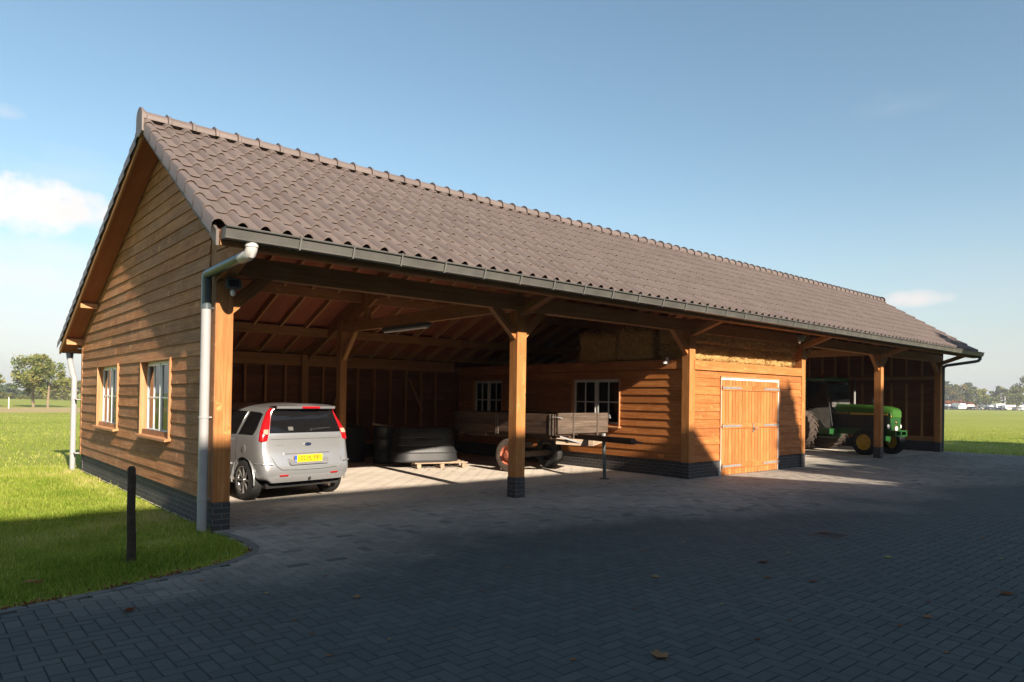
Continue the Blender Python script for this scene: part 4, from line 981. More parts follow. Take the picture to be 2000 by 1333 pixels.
for i,(x,y,h,rx,mt,tf,lb,n) in enumerate([
 (10.8,-22,11.75,1.1,'leafB',.25,'slim pointed garden tree next to the farmhouse corner',3600),
 (12.8,-24,10.7,3.6,'leafA',.18,'broad low garden tree behind the slim one',6000),
 (15.2,-21,10.15,2.6,'leafA',.15,'bushy garden tree, third from the farmhouse',6000),
 (16.4,-22,11.7,2.2,'leafB',.15,'tall dark garden tree in the middle of the row',6000),
 (20.9,-22,13.5,3.3,'leafA',.15,'big spreading garden tree beyond the dark one',8000),
 (25.4,-22,12.2,3.3,'leafB',.15,'dark garden tree to the right of the big spreading one',7500),
 (30.4,-22,10.9,3.6,'leafA',.12,'garden tree of middle height near the end of the row',7500),
 (36.1,-22,10.4,4.0,'leafB',.12,'second last garden tree of the row',7500),
 (42.6,-22,10.4,4.2,'leafA',.12,'last garden tree at the end of the row',7500),
 (17.2,-17,6.8,3.2,'leafA',.05,'low round garden shrub tree in front of the row',6500),
 (23.1,-17,8.0,3.6,'leafB',.05,'dense shrub tree below the big spreading tree',7000),
 (29.6,-17,9.0,4.0,'leafA',.05,'dense shrub tree toward the end of the row',7000),
 (10.2,-17,6.0,3.0,'leafB',.05,'dense shrub tree against the farmhouse corner',6000)]):
    tree(0,0,h,rx,mt,lb,GB,200+i,tf,n,.34,60,xyz=(x,y,-.03))

# ------------------------------------------------------------------ silver car
def silver_car():
    t=tag(empty('parked_car',(2.0,1.72,0),R(7.5)),'silver compact people carrier parked in the first bay, rear toward the yard','car')
    ZL=[.20,.34,.50,.64,.80,.97,1.04,1.20,1.37,1.435]
    # (y, half-widths at those heights, roof centre z) ; front stations fold down into the bonnet
    t.scale=(.93,.93,.985)
    def rear_y(z):
        return float(np.interp(z,[.20,.34,.42,.58,.62,.70,.97,1.04,1.37,1.435,1.5],[.10,.03,-.01,-.015,.035,.085,.105,.115,.235,.20,.19]))
    full=[.78,.835,.855,.86,.86,.845,.825,.735,.62,.555]
    st=[]
    def sec(y,hw,zs,zc): st.append((y,hw,zs,zc))
    sc=lambda k:[h*k for h in full]
    ZR=[.29,.38]+ZL[2:]
    sec('r',sc(.955),ZR,1.475)
    sec(.30,sc(.992),ZR,1.50); sec(.62,full,ZL,1.505); sec(1.2,full,ZL,1.51); sec(1.9,full,ZL,1.51); sec(2.4,full,ZL,1.49)
    sec(2.72,full,[.20,.34,.50,.64,.80,.97,1.04,1.18,1.30,1.34],1.38)
    sec(3.05,full,[.20,.34,.50,.64,.80,.95,1.0,1.05,1.09,1.12],1.15)
    sec(3.35,sc(.98),[.20,.34,.50,.64,.78,.90,.93,.96,.98,.995],1.01)
    sec(3.75,sc(.93),[.20,.34,.48,.60,.70,.80,.83,.86,.88,.89],.90)
    sec(3.96,sc(.84),[.20,.32,.44,.54,.62,.68,.70,.72,.73,.74],.745)
    rows=[]
    for (y,hw,zs,zc) in st:
        L=[]
        for h,z in zip(hw,zs):
            yy=rear_y(z) if y=='r' else y
            L.append(Vector((-h,yy+(.0 if y!='r' else .05),z)))
        top=[]
        for f in (.66,.33,0,-.33,-.66):
            zz=zc-(abs(f)**2)*(zc-zs[-1])*.9; yy=.19 if y=='r' else y; top.append(Vector((-hw[-1]*f,yy-(.02 if y=='r' else 0),zz)))
        Rr=[Vector((-p.x,p.y,p.z)) for p in reversed(L)]
        rows.append(L+top+Rr)
    b=MB(); nr=len(rows); npnt=len(rows[0])
    for i in range(nr-1):
        for k in range(npnt-1): b.face([rows[i][k],rows[i+1][k],rows[i+1][k+1],rows[i][k+1]])
        b.face([rows[i][npnt-1],rows[i+1][npnt-1],rows[i+1][0],rows[i][0]])
    # rear and front caps as strips
    nz=len(ZL)
    for row,sgn in ((rows[0],1),(rows[-1],-1)):
        cols=[-1,-.86,-.5,0,.5,.86,1]
        G=[]
        for k in range(nz):
            a=row[k]; c=row[npnt-1-k]; line=[]
            for q in cols:
                bul=-.05*(1-abs(q)**3.0)*sgn
                line.append(Vector((c.x*q,a.y+bul,a.z)) if abs(q)<1 else (a if q<0 else c))
            G.append(line)
        G.append([row[nz-1]]+[row[nz+j] for j in range(5)]+[row[npnt-nz]])
        for k in range(nz):
            for j in range(6):
                q=[G[k][j],G[k][j+1],G[k+1][j+1],G[k+1][j]]
                if sgn<0: q.reverse()
                b.face(q)
    body=b.build('body','paint',t,smooth=True,subsurf=0)
    bm=bmesh.new(); bm.from_mesh(body.data); bmesh.ops.recalc_face_normals(bm,faces=bm.faces); bm.to_mesh(body.data); bm.free()
    md=body.modifiers.new('s','SUBSURF'); md.levels=md.render_levels=2
    cut=[]
    for sx in (-1,1):
        for wy in (.63,3.12):
            c=MB().cyl((sx*.60,wy,.31),(sx*1.0,wy,.31),.355,n=40).build('cutter','black'); bm=bmesh.new(); bm.from_mesh(c.data); bmesh.ops.remove_doubles(bm,verts=bm.verts,dist=1e-5); bmesh.ops.recalc_face_normals(bm,faces=bm.faces); bm.to_mesh(c.data); bm.free()
            c.location=t.location; c.rotation_euler=t.rotation_euler; c.scale=t.scale
            m2=body.modifiers.new('b','BOOLEAN'); m2.object=c; m2.operation='DIFFERENCE'; m2.solver='EXACT'; cut.append(c)
    bpy.context.view_layer.update()
    me=bpy.data.meshes.new_from_object(body.evaluated_get(bpy.context.evaluated_depsgraph_get())); body.modifiers.clear(); body.data=me
    for c in cut: bpy.data.objects.remove(c)
    me.polygons.foreach_set('use_smooth',[True]*len(me.polygons))
    try: me.set_sharp_from_angle(angle=R(32))
    except Exception: pass
    # --- side glass
    def side(y,z):
        hw=np.interp(z,ZL,full); return hw
    for sx in (-1,1):
        def gl(name,poly,mt='carglass',off=.016):
            g=MB(); P=[Vector((sx*(side(y,z)*.995+off),y,z)) for y,z in poly]
            c=[Vector((p.x-sx*.02,p.y,p.z)) for p in P]
            n=len(P)
            if sx>0: P2=P
            else: P2=list(reversed(P))
            g.face(P2)
            for i in range(n): g.face([P[i],P[(i+1)%n],c[(i+1)%n],c[i]])
            return g.build(name,mt,t)
        gl('side_window',[(.36,1.03),(.34,1.10),(.40,1.33),(.52,1.355),(.82,1.365),(.82,1.02)])
        gl('side_window',[(.90,1.02),(.90,1.365),(1.66,1.375),(1.70,1.02)])
        gl('side_window',[(1.78,1.02),(1.75,1.375),(2.30,1.35),(2.80,1.06),(2.80,1.02)])
        for y0 in (.86,1.73,2.78):
            g=MB(); g.tube([(sx*(side(0,z)+.002),y0+.0*z,z) for z in (.30,.5,.7,.9,1.0)],.0035,5,mi=0); g.build('door_gap','ink',t)
        h=MB(); h.tube([(sx*.862,1.02,.93),(sx*.895,1.05,.935),(sx*.895,1.20,.935),(sx*.862,1.23,.93)],.013,8); h.build('door_handle','paint',t,smooth=True)
        h=MB(); h.tube([(sx*.862,1.9,.93),(sx*.895,1.93,.935),(sx*.895,2.08,.935),(sx*.862,2.11,.93)],.013,8); h.build('door_handle','paint',t,smooth=True)
        m_=MB(); m_.tube([(sx*.868,1.0,.55),(sx*.872,2.6,.55)],.016,8); m_.build('side_moulding','carplastic',t)
        mm=MB(); mm.lathe([(.0,-.09),(.055,-.07),(.075,0),(.055,.06),(.0,.07)],(sx*.98,2.62,1.06),(0,1,.1),12); mm.beam((sx*.84,2.62,1.02),(sx*.96,2.62,1.05),.04,.03); mm.build('door_mirror','paint',t,smooth=True)
        for wy in (.63,3.12):
            a=MB(); pts=[(sx*(.853-.01*(math.sin(q)>.8)),wy+.368*math.cos(q),.31+.368*math.sin(q)) for q in [R(-8)+R(196)*k/24 for k in range(25)]]; a.tube(pts,.014,8); a.build('wheel_arch_lip','paint',t,smooth=True)
            w=MB(); w.lathe([(.17,-.10),(.27,-.10),(.302,-.085),(.312,-.05),(.312,.05),(.302,.085),(.27,.10),(.20,.10),(.195,.06)],(sx*.755,wy,.312),(sx,0,0),36); wh=w.build('wheel','black',t,smooth=True)
            r=MB(); r.lathe([(.205,.098),(.215,.104),(.20,.085),(.185,.02),(.18,-.09)],(sx*.755,wy,.312),(sx,0,0),32)
            for k in range(8):
                q=2*math.pi*k/8; d=Vector((0,math.cos(q),math.sin(q))); c0=Vector((sx*(.755+.075),wy,.312)); r.beam(c0+d*.03,c0+d*.20+Vector((sx*.008,0,0)),.028,.034,up=(sx,0,0))
            r.lathe([(.0,.098),(.035,.096),(.045,.07),(.045,.02)],(sx*.755,wy,.312),(sx,0,0),16); r.build('rim','alloy',wh,smooth=True)
            MB().cyl((sx*.70,wy,.312),(sx*.76,wy,.312),.15,n=20).build('brake_disc','iron',wh)
    # --- rear face pieces: follow the rear profile
    def rp(x,z,off=.0):
        f=abs(x)/.82; return Vector((x,rear_y(z)+.05-.05*(1-min(1,f)**3)+.045*max(0,f-.80)/.2-off,z))
    def patch(name,poly,mt,off=.006,th=.03,n=6,parent=t,sm=False):
        """closed polygon in (x,z), subdivided edges, lying on the rear profile"""
        P=[]
        for i,(x0,z0) in enumerate(poly):
            x1,z1=poly[(i+1)%len(poly)]
            for k in range(n): P.append((x0+(x1-x0)*k/n,z0+(z1-z0)*k/n))
        g=MB(); F=[rp(x,z,off) for x,z in P]; B=[p+Vector((0,th,0)) for p in F]
        c=Vector((0,0,0)); 
        for p in F: c+=p
        c/=len(F); cc=rp(c.x,c.z,off)
        for i in range(len(F)):
            j=(i+1)%len(F); g.face([cc,F[i],F[j]]); g.face([F[i],B[i],B[j],F[j]])
        o=g.build(name,mt,parent); bm=bmesh.new(); bm.from_mesh(o.data); bmesh.ops.remove_doubles(bm,verts=bm.verts,dist=1e-5); bmesh.ops.recalc_face_normals(bm,faces=bm.faces); bm.to_mesh(o.data); bm.free(); o.data.polygons.foreach_set('use_smooth',[True]*len(o.data.polygons)); o.data.set_sharp_from_angle(angle=R(40)); return o
    def gpatch(name,zs,hws,mt,off):
        g=MB(); n=12; G=[[rp(h*(2*k/n-1),z,off) for k in range(n+1)] for z,h in zip(zs,hws)]
        for a,b_ in zip(G,G[1:]):
            for k in range(n): g.face([a[k],a[k+1],b_[k+1],b_[k]])
        for row in (G[0],G[-1]):
            for k in range(n):
                q=[row[k],row[k+1],row[k+1]+Vector((0,.03,0)),row[k]+Vector((0,.03,0))]; g.face(q)
        for k in (0,-1):
            for a,b_ in zip(G,G[1:]): g.face([a[k],b_[k],b_[k]+Vector((0,.03,0)),a[k]+Vector((0,.03,0))])
        return g.build(name,mt,t,smooth=True)
    gpatch('rear_window',[1.05,1.13,1.22,1.31,1.395],[.66,.642,.615,.585,.552],'carglass',.012)
    g=MB()
    for k in range(13):
        x0,x1=-.55+k*1.10/13,-.55+(k+1)*1.10/13
        f=lambda x:(x,.135-.03*(1-(x/.6)**2),1.455)
        a0,a1=f(x0),f(x1); g.face([a0,a1,(x1,.36,1.497-.02*(x1/.6)**2),(x0,.36,1.497-.02*(x0/.6)**2)]); g.face([(a0[0],a0[1]+.01,1.418),(a1[0],a1[1]+.01,1.418),a1,a0]); g.face([(x0,.25,1.40),(x1,.25,1.40),(a1[0],a1[1]+.01,1.418),(a0[0],a0[1]+.01,1.418)])
    g.build('roof_spoiler','paint',t,smooth=True)
    MB().box((0.06,.098,1.437),(.165,0,0),(0,.008,0),(0,.002,.014)).build('high_brake_light','red',t)
    for sx in (-1,1):
        xo=lambda z:float(np.interp(z,[.90,1.04,1.2,1.37,1.44],[.832,.808,.730,.628,.578])); xi=lambda z:float(np.interp(z,[.90,.95,1.05,1.2,1.44],[.715,.70,.672,.625,.560]))
        g=MB(); G=[]
        zz=[.915,.93,.98,1.05,1.12,1.2,1.28,1.36,1.415,1.425]
        for k,z in enumerate(zz):
            e=.012 if k in (0,len(zz)-1) else 0; y0=rear_y(z)+.035+e
            G.append([Vector((sx*(xi(z)+e),y0+.03,z)),Vector((sx*(xi(z)+e),y0,z)),Vector((sx*((xi(z)+xo(z))/2),y0-.004,z)),Vector((sx*(xo(z)-.030),y0+.006,z)),Vector((sx*(xo(z)-.012-e),y0+.025,z)),Vector((sx*(xo(z)-.006-e),y0+.07,z)),Vector((sx*(xo(z)-.04),y0+.09,z))])
        for a,b_ in zip(G,G[1:]):
            for k in range(6):
                q=[a[k],a[k+1],b_[k+1],b_[k]]; g.face(q if sx>0 else list(reversed(q)))
        g.face(G[0] if sx<0 else list(reversed(G[0]))); g.face(G[-1] if sx>0 else list(reversed(G[-1])))
        L0=g.build('tail_light','red',t,smooth=True)
        lp=lambda x,z:Vector((x*sx,rear_y(z)+.035,z))
        q=MB(); f=[lp(x,z)+Vector((0,-.008,0)) for x,z in ((.69,1.03),(.775,1.03),(.755,1.10),(.675,1.10))]; q.face(f if sx>0 else list(reversed(f))); q.build('indicator_lens','redlamp',L0)
    # tailgate joints, bumper, plate
    g=MB(); g.tube([rp(x,z,.006) for x,z in ((-.655,1.04),(-.672,.95),(-.675,.72),(-.60,.56),(-.52,.50),(-.2,.485),(.2,.485),(.52,.50),(.60,.56),(.675,.72),(.672,.95),(.655,1.04))],.0045,5); g.build('tailgate_gap','carplastic',t)
    g=MB(); g.tube([rp(x,.955,.002) for x in np.linspace(-.655,.655,11)],.006,6); g.build('tailgate_crease','paint',t,smooth=True)
    g=MB(); g.tube([rp(x,.735,.016) for x in np.linspace(-.44,.40,9)],.019,8); g.build('handle_bar','paint',t,smooth=True)
    patch('plate_recess',[(-.44,.72),(.40,.72),(.34,.56),(-.36,.56)],'carplastic',.004,.01).data.materials[0]=M['paint']
    pl=MB(); pc=rp(-.03,.65,.045); pl.box(pc,(.26,0,0),(0,.004,0),(0,.0,.056)); p=pl.build('number_plate','yellowplate',t,bevel=.004)
    MB().box(pc+Vector((-.238,-.005,0)),(.022,0,0),(0,.0012,0),(0,0,.053)).build('blue_strip','blue',p)
    text('plate_letters','02·PL·PB',.102,'ink',p,pc+Vector((.022,-.0055,-.002)),(R(90),0,0),.0008,sx=.98)
    text('country_letters','NL',.026,'white',p,pc+Vector((-.238,-.0072,-.030)),(R(90),0,0),.0006)
    bd=MB(); c=rp(.0,.865,.012); bd.lathe([(.0,.009),(.058,.007),(.066,.0),(.066,-.01)],c,(0,-1,0),28,sq=(1,.42,2)); bo=bd.build('badge','chrome',t,smooth=True)
    bd=MB(); bd.lathe([(.0,.0125),(.050,.010),(.055,.004)],c,(0,-1,0),28,sq=(1,.38,2)); bd.build('badge_field','badge',bo,smooth=True)
    text('badge_script','Ford',.030,'chrome',bo,c+Vector((0,-.0135,0)),(R(90),0,0),.0006)
    text('model_letters','FUSION',.034,'galv',t,rp(-.50,.868,.010)+Vector((0,0,0)),(R(90),0,R(-4)),.0008)
    for sx in (-1,1):
        patch('bumper_reflector',[(sx*.47-.07,.392),(sx*.47+.07,.392),(sx*.47+.07,.415),(sx*.47-.07,.415)],'red',.008,.02,2)
        g=MB(); g.tube([rp(sx*x,.585,.002)+Vector((0,.0,0)) for x in (.66,.74,.80)]+[Vector((sx*.838,.22,.585)),Vector((sx*.845,.26,.585))],.010,8); g.build('bumper_strip','paint',t,smooth=True)
    gpatch('lower_bumper',[.295,.32,.36,.385],[.64,.68,.72,.725],'carplastic',.006)
    g=MB(); g.cyl((.0,.06,.335),(.0,.012,.335),.026,n=14); g.build('tow_cover','ink',t)
    g=MB(); g.cyl((.42,.30,.20),(.42,.08,.20),.028,n=14); g.build('exhaust_pipe','iron',t)
    w=MB(); a=rp(.06,1.085,.02); w.lathe([(.0,.03),(.022,.028),(.03,0)],a,(0,-1,0),12); w.beam(a+Vector((0,-.02,0)),rp(.42,1.115,.03),.012,.016); w.beam(rp(.08,1.108,.024),rp(.46,1.118,.024),.008,.008); w.build('rear_wiper','darkmetal',t)
    g=MB(); g.box(rp(-.30,1.11,.014),(.045,0,0),(0,.001,0),(0,0.012,.028)); g.build('sticker','dustglass',t)
    g=MB(); g.lathe([(.0,.007),(.055,.006),(.062,0)],(-.862,.60,.80),(-1,0,0),20); g.build('fuel_flap','paint',t,smooth=True)
    g=MB(); g.bx(-.68,.68,.20,3.8,.20,.32); g.build('underbody','ink',t)
silver_car()

# ------------------------------------------------------------------ tractor (local +y is its nose, x to its left-hand when it looks to the yard)
def tractor():
    hd=Vector((-.208,-.978,0)); t=tag(empty('tractor',(20.57,.72,0),math.atan2(hd.y,hd.x)-R(90)),'old green tractor with yellow rims parked under the right end of the barn','tractor')
    # bonnet
    b=MB(); prof=[(-.27,.0),(-.285,.19),(-.24,.27),(.24,.27),(.285,.19),(.27,0)]
    zs=1.31
    def ring(y,k,dz): return [Vector((x*k,y,zs+z*k+dz)) for x,z in prof]
    Rg=[ring(-1.36,1.0,.0),ring(-.6,1.0,-.02),ring(.25,.98,-.05),ring(.52,.92,-.10),ring(.60,.80,-.13)]
    for a,c in zip(Rg,Rg[1:]):
        for i in range(5): b.face([a[i+1],a[i],c[i],c[i+1]])
    b.face(list(Rg[-1])); hood=b.build('bonnet','hoodgreen',t,smooth=True)
    for sx in (-1,1):
        MB().bx(sx*.275-.006,sx*.275+.006,-.95,.47,1.245,1.295,'y').build('yellow_stripe','yellow',hood)
        MB().bx(sx*.262-.006,sx*.262+.006,-1.5,.42,.93,1.245,'y').build('engine_grille','darkmetal',t)
        for k in range(12): pass
        g=MB()
        for k in range(14): g.bx(sx*.275-.004,sx*.275+.004,-.35+k*.05,-.335+k*.05,.90,1.24,'z')
        g.build('grille_slats','darkmetal',t)
    MB().bx(-.285,.285,-1.34,-.80,1.240,1.312,'y').build('name_band','darkmetal',hood)
    text('bonnet_letters','JOHN DEERE',.078,'yellow',hood,(-.2875,-1.07,1.276),(R(90),0,R(-90)),.001)
    text('bonnet_letters','JOHN DEERE',.078,'yellow',hood,(.2875,-1.07,1.276),(R(90),0,R(90)),.001)
    # nose
    b=MB(); b.prism([(-.25,.72),(-.27,1.33),(.27,1.33),(.25,.72)],(0,.30,0),(1,0,0),(0,0,1),(0,.27,0)); nose=b.build('nose','green',t,bevel=.03)
    MB().bx(-.262,.262,.40,.576,1.20,1.24).build('yellow_stripe','yellow',nose)
    MB().bx(-.05,.05,.57,.578,.98,1.08,'z').build('emblem_field','ink',nose)
    e=MB(); e.prism([(-.035,-.01),(-.02,.012),(.012,.010),(.022,.030),(.034,.028),(.028,.008),(.038,-.012),(.02,-.004),(-.018,-.004),(-.03,-.022)],(0,.5795,1.035),(1,0,0),(0,0,1),(0,.002,0)); e.build('leaping_emblem','yellow',nose)
    MB().cyl((0,.572,.84),(0,.584,.84),.085,n=24).build('speed_disc','red',nose); MB().cyl((0,.584,.84),(0,.588,.84),.070,n=24).build('speed_disc_centre','white',nose)
    text('speed_digits','25',.075,'ink',nose,(0,.5895,.84),(R(90),0,R(180)),.001)
    for sx in (-1,1):
        h=MB(); h.lathe([(.0,-.08),(.05,-.07),(.075,.0),(.07,.02)],(sx*.30,.50,.90),(0,1,0),18); hl=h.build('headlight','darkmetal',t,smooth=True)
        h=MB(); h.lathe([(.068,.018),(.05,.03),(.0,.036)],(sx*.30,.50,.90),(0,1,0),18); h.build('lens','lamp',hl,smooth=True)
    # front frame, weights, axle
    MB().bx(-.22,.22,-1.5,.5,.60,.80,'y').build('front_frame','green',t,bevel=.01)
    b=MB(); b.bx(-.30,.30,.50,.74,.60,.645); b.bx(-.30,.30,.50,.74,.75,.79); b.bx(-.30,-.24,.50,.74,.645,.75,'z'); b.bx(.24,.30,.50,.74,.645,.75,'z'); b.bx(-.03,.03,.55,.74,.645,.75,'z'); b.build('weight_bracket','green',t)
    MB().bx(-.52,.52,-.07,.07,.42,.58).build('front_axle','green',t,bevel=.01)
    for sx in (-1,1):
        MB().tube([(sx*.50,0,.56),(sx*.50,.0,.40),(sx*.56,.03,.36)],.045,10).build('steering_knuckle','green',t)
        wheel(t,(sx*.66,0,.40),.40,.26,.245,20)
        wheel(t,(sx*.82,-2.46,.74),.74,.42,.38,20,True)
    # engine and gearbox
    b=MB(); b.bx(-.17,.17,-1.5,.1,.78,1.16,'y'); b.build('engine','darkmetal',t,bevel=.02)
    for k in range(4): MB().cyl((-.20,-1.2+k*.25,.98),(-.20,-1.2+k*.25,1.10),.045,n=12).build('engine_part','green',t)
    MB().bx(-.25,.25,-2.7,-1.5,.45,.95,'y').build('gearbox','green',t,bevel=.02)
    MB().bx(-.62,-.26,-1.85,-1.30,.58,.76,'y').build('side_step_box','green',t,bevel=.01); MB().bx(.26,.62,-1.85,-1.30,.58,.76,'y').build('side_step_box','green',t,bevel=.01)
    # exhaust
    b=MB(); b.cyl((.10,-.78,1.58),(.10,-.78,2.02),.035); e=b.build('exhaust_stack','galv',t); MB().tube([(.10,-.78,2.02),(.10,-.78,2.30),(.10,-.83,2.40)],.026,10).build('exhaust_tip','ink',e)
    MB().lathe([(.0,.22),(.06,.20),(.07,.12),(.04,.10),(.04,0)],(-.05,-.20,1.53),(0,0,1),14).build('air_cap','darkmetal',t)
    # cab
    P=lambda x,y,z:Vector((x,y,z))
    A=[P(-.42,-1.55,.95),P(-.62,-2.25,.98),P(-.70,-2.9,1.0)]
    for sx in (-1,1):
        for p,q in (((sx*.44,-1.36,.85),(sx*.56,-1.50,2.33)),((sx*.70,-2.12,1.0),(sx*.66,-2.16,2.33)),((sx*.72,-2.95,1.1),(sx*.64,-2.85,2.33)),((sx*.46,-1.40,.93),(sx*.69,-2.10,1.28))):
            MB().beam(p,q,.05,.05,up=(1,0,0)).build('cab_pillar','darkmetal',t)
    MB().box((0,-2.12,2.40),(.64,0,0),(0,.64,0),(0,0,.065)).build('cab_roof','green',t,bevel=.05)
    b=MB(); b.lathe([(.05,0),(.05,.08),(.03,.11),(.0,.12)],(-.1,-2.1,2.465),(0,0,1),14); b.build('beacon','red',t,smooth=True)
    MB().lathe([(.0,-.03),(.06,0),(.06,.03),(.0,.04)],(-.80,-1.72,2.1),(0,1,0),16).build('rear_view_mirror','galv',t)
    for sx in (-1,1):
        g=MB(); q=[P(sx*.47,-1.38,1.47),P(sx*.555,-1.49,2.30),P(sx*.66,-2.14,2.30),P(sx*.69,-2.10,1.42)]; g.face(q if sx<0 else list(reversed(q))); g.build('cab_side_glass','carglass',t)
        g=MB(); q=[P(sx*.50,-1.355,.78),P(sx*.52,-1.38,1.46),P(sx*.72,-2.18,1.40),P(sx*.60,-1.72,.78)]; g.face(q if sx<0 else list(reversed(q))); g.build('lower_cab_panel','dustglass',t)
        f=MB(); pts=[(-3.15+.0,1.05),(-3.0,1.42),(-2.6,1.55),(-2.1,1.45),(-1.80,1.15),(-1.50,.8)]; 
        for (y0,z0),(y1,z1) in zip(pts,pts[1:]): f.beam((sx*.48,y0,z0),(sx*.48,y1,z1),.24,.02,up=(0,1,1))
        f.build('mudguard','darkmetal',t)
    g=MB(); q=[P(-.46,-1.365,1.62),P(.46,-1.365,1.62),P(.55,-1.48,2.30),P(-.55,-1.48,2.30)]; g.face(q); g.build('windscreen','carglass',t)
    g=MB(); g.box((0,-1.35,1.55),(.46,0,0),(0,.012,0),(0,.0,.08)); g.build('dash_cover','dustglass',t)
    g=MB(); q=[P(.62,-2.88,1.3),P(-.62,-2.88,1.3),P(-.58,-2.82,2.30),P(.58,-2.82,2.30)]; g.face(q); g.build('rear_cab_glass','carglass',t)
def wheel(t,c,r,w,rim,n,lug=False):
    sx=1 if c[0]>0 else -1
    b=MB(); b.lathe([(rim,-w*.40),(r*.80,-w*.5),(r*.95,-w*.47),(r,-w*.25),(r,w*.25),(r*.95,w*.47),(r*.80,w*.5),(rim*1.03,w*.42),(rim,w*.36)],c,(sx,0,0),40)
    if lug:
        cc=Vector(c)
        for k in range(22):
            a=2*math.pi*k/22
            for s in (-1,1):
                aa=a+(.14 if s>0 else 0); p0=cc+Vector((s*.02,math.cos(aa)*(r+.012),math.sin(aa)*(r+.012))); a2=aa-.20; p1=cc+Vector((s*w*.52,math.cos(a2)*(r-.02),math.sin(a2)*(r-.02)))
                b.beam(p0,p1,.045,.06,up=(0,math.cos(aa),math.sin(aa)))
    else:
        for q in (-.3,-.1,.1,.3): b.lathe([(r,-.012),(r+.008,-.01),(r+.008,.01),(r,.012)],(c[0]+q*w,c[1],c[2]),(1,0,0),40)
    o=b.build('wheel','lugrubber' if lug else 'black',t,smooth=not lug)
    g=MB(); g.lathe([(rim,w*.37),(rim*.93,w*.34),(rim*.86,w*.12),(rim*.60,w*.10),(rim*.55,w*.16),(rim*.22,w*.18),(rim*.20,w*.32),(0,w*.33)],c,(sx,0,0),32)
    for k in range(6):
        a=2*math.pi*k/6; p=Vector(c)+Vector((sx*w*.15,math.cos(a)*rim*.38,math.sin(a)*rim*.38)); g.cyl(p,p+Vector((sx*.03,0,0)),.014,n=6)
    g.build('rim','yellow',o,smooth=True); return o
tractor()

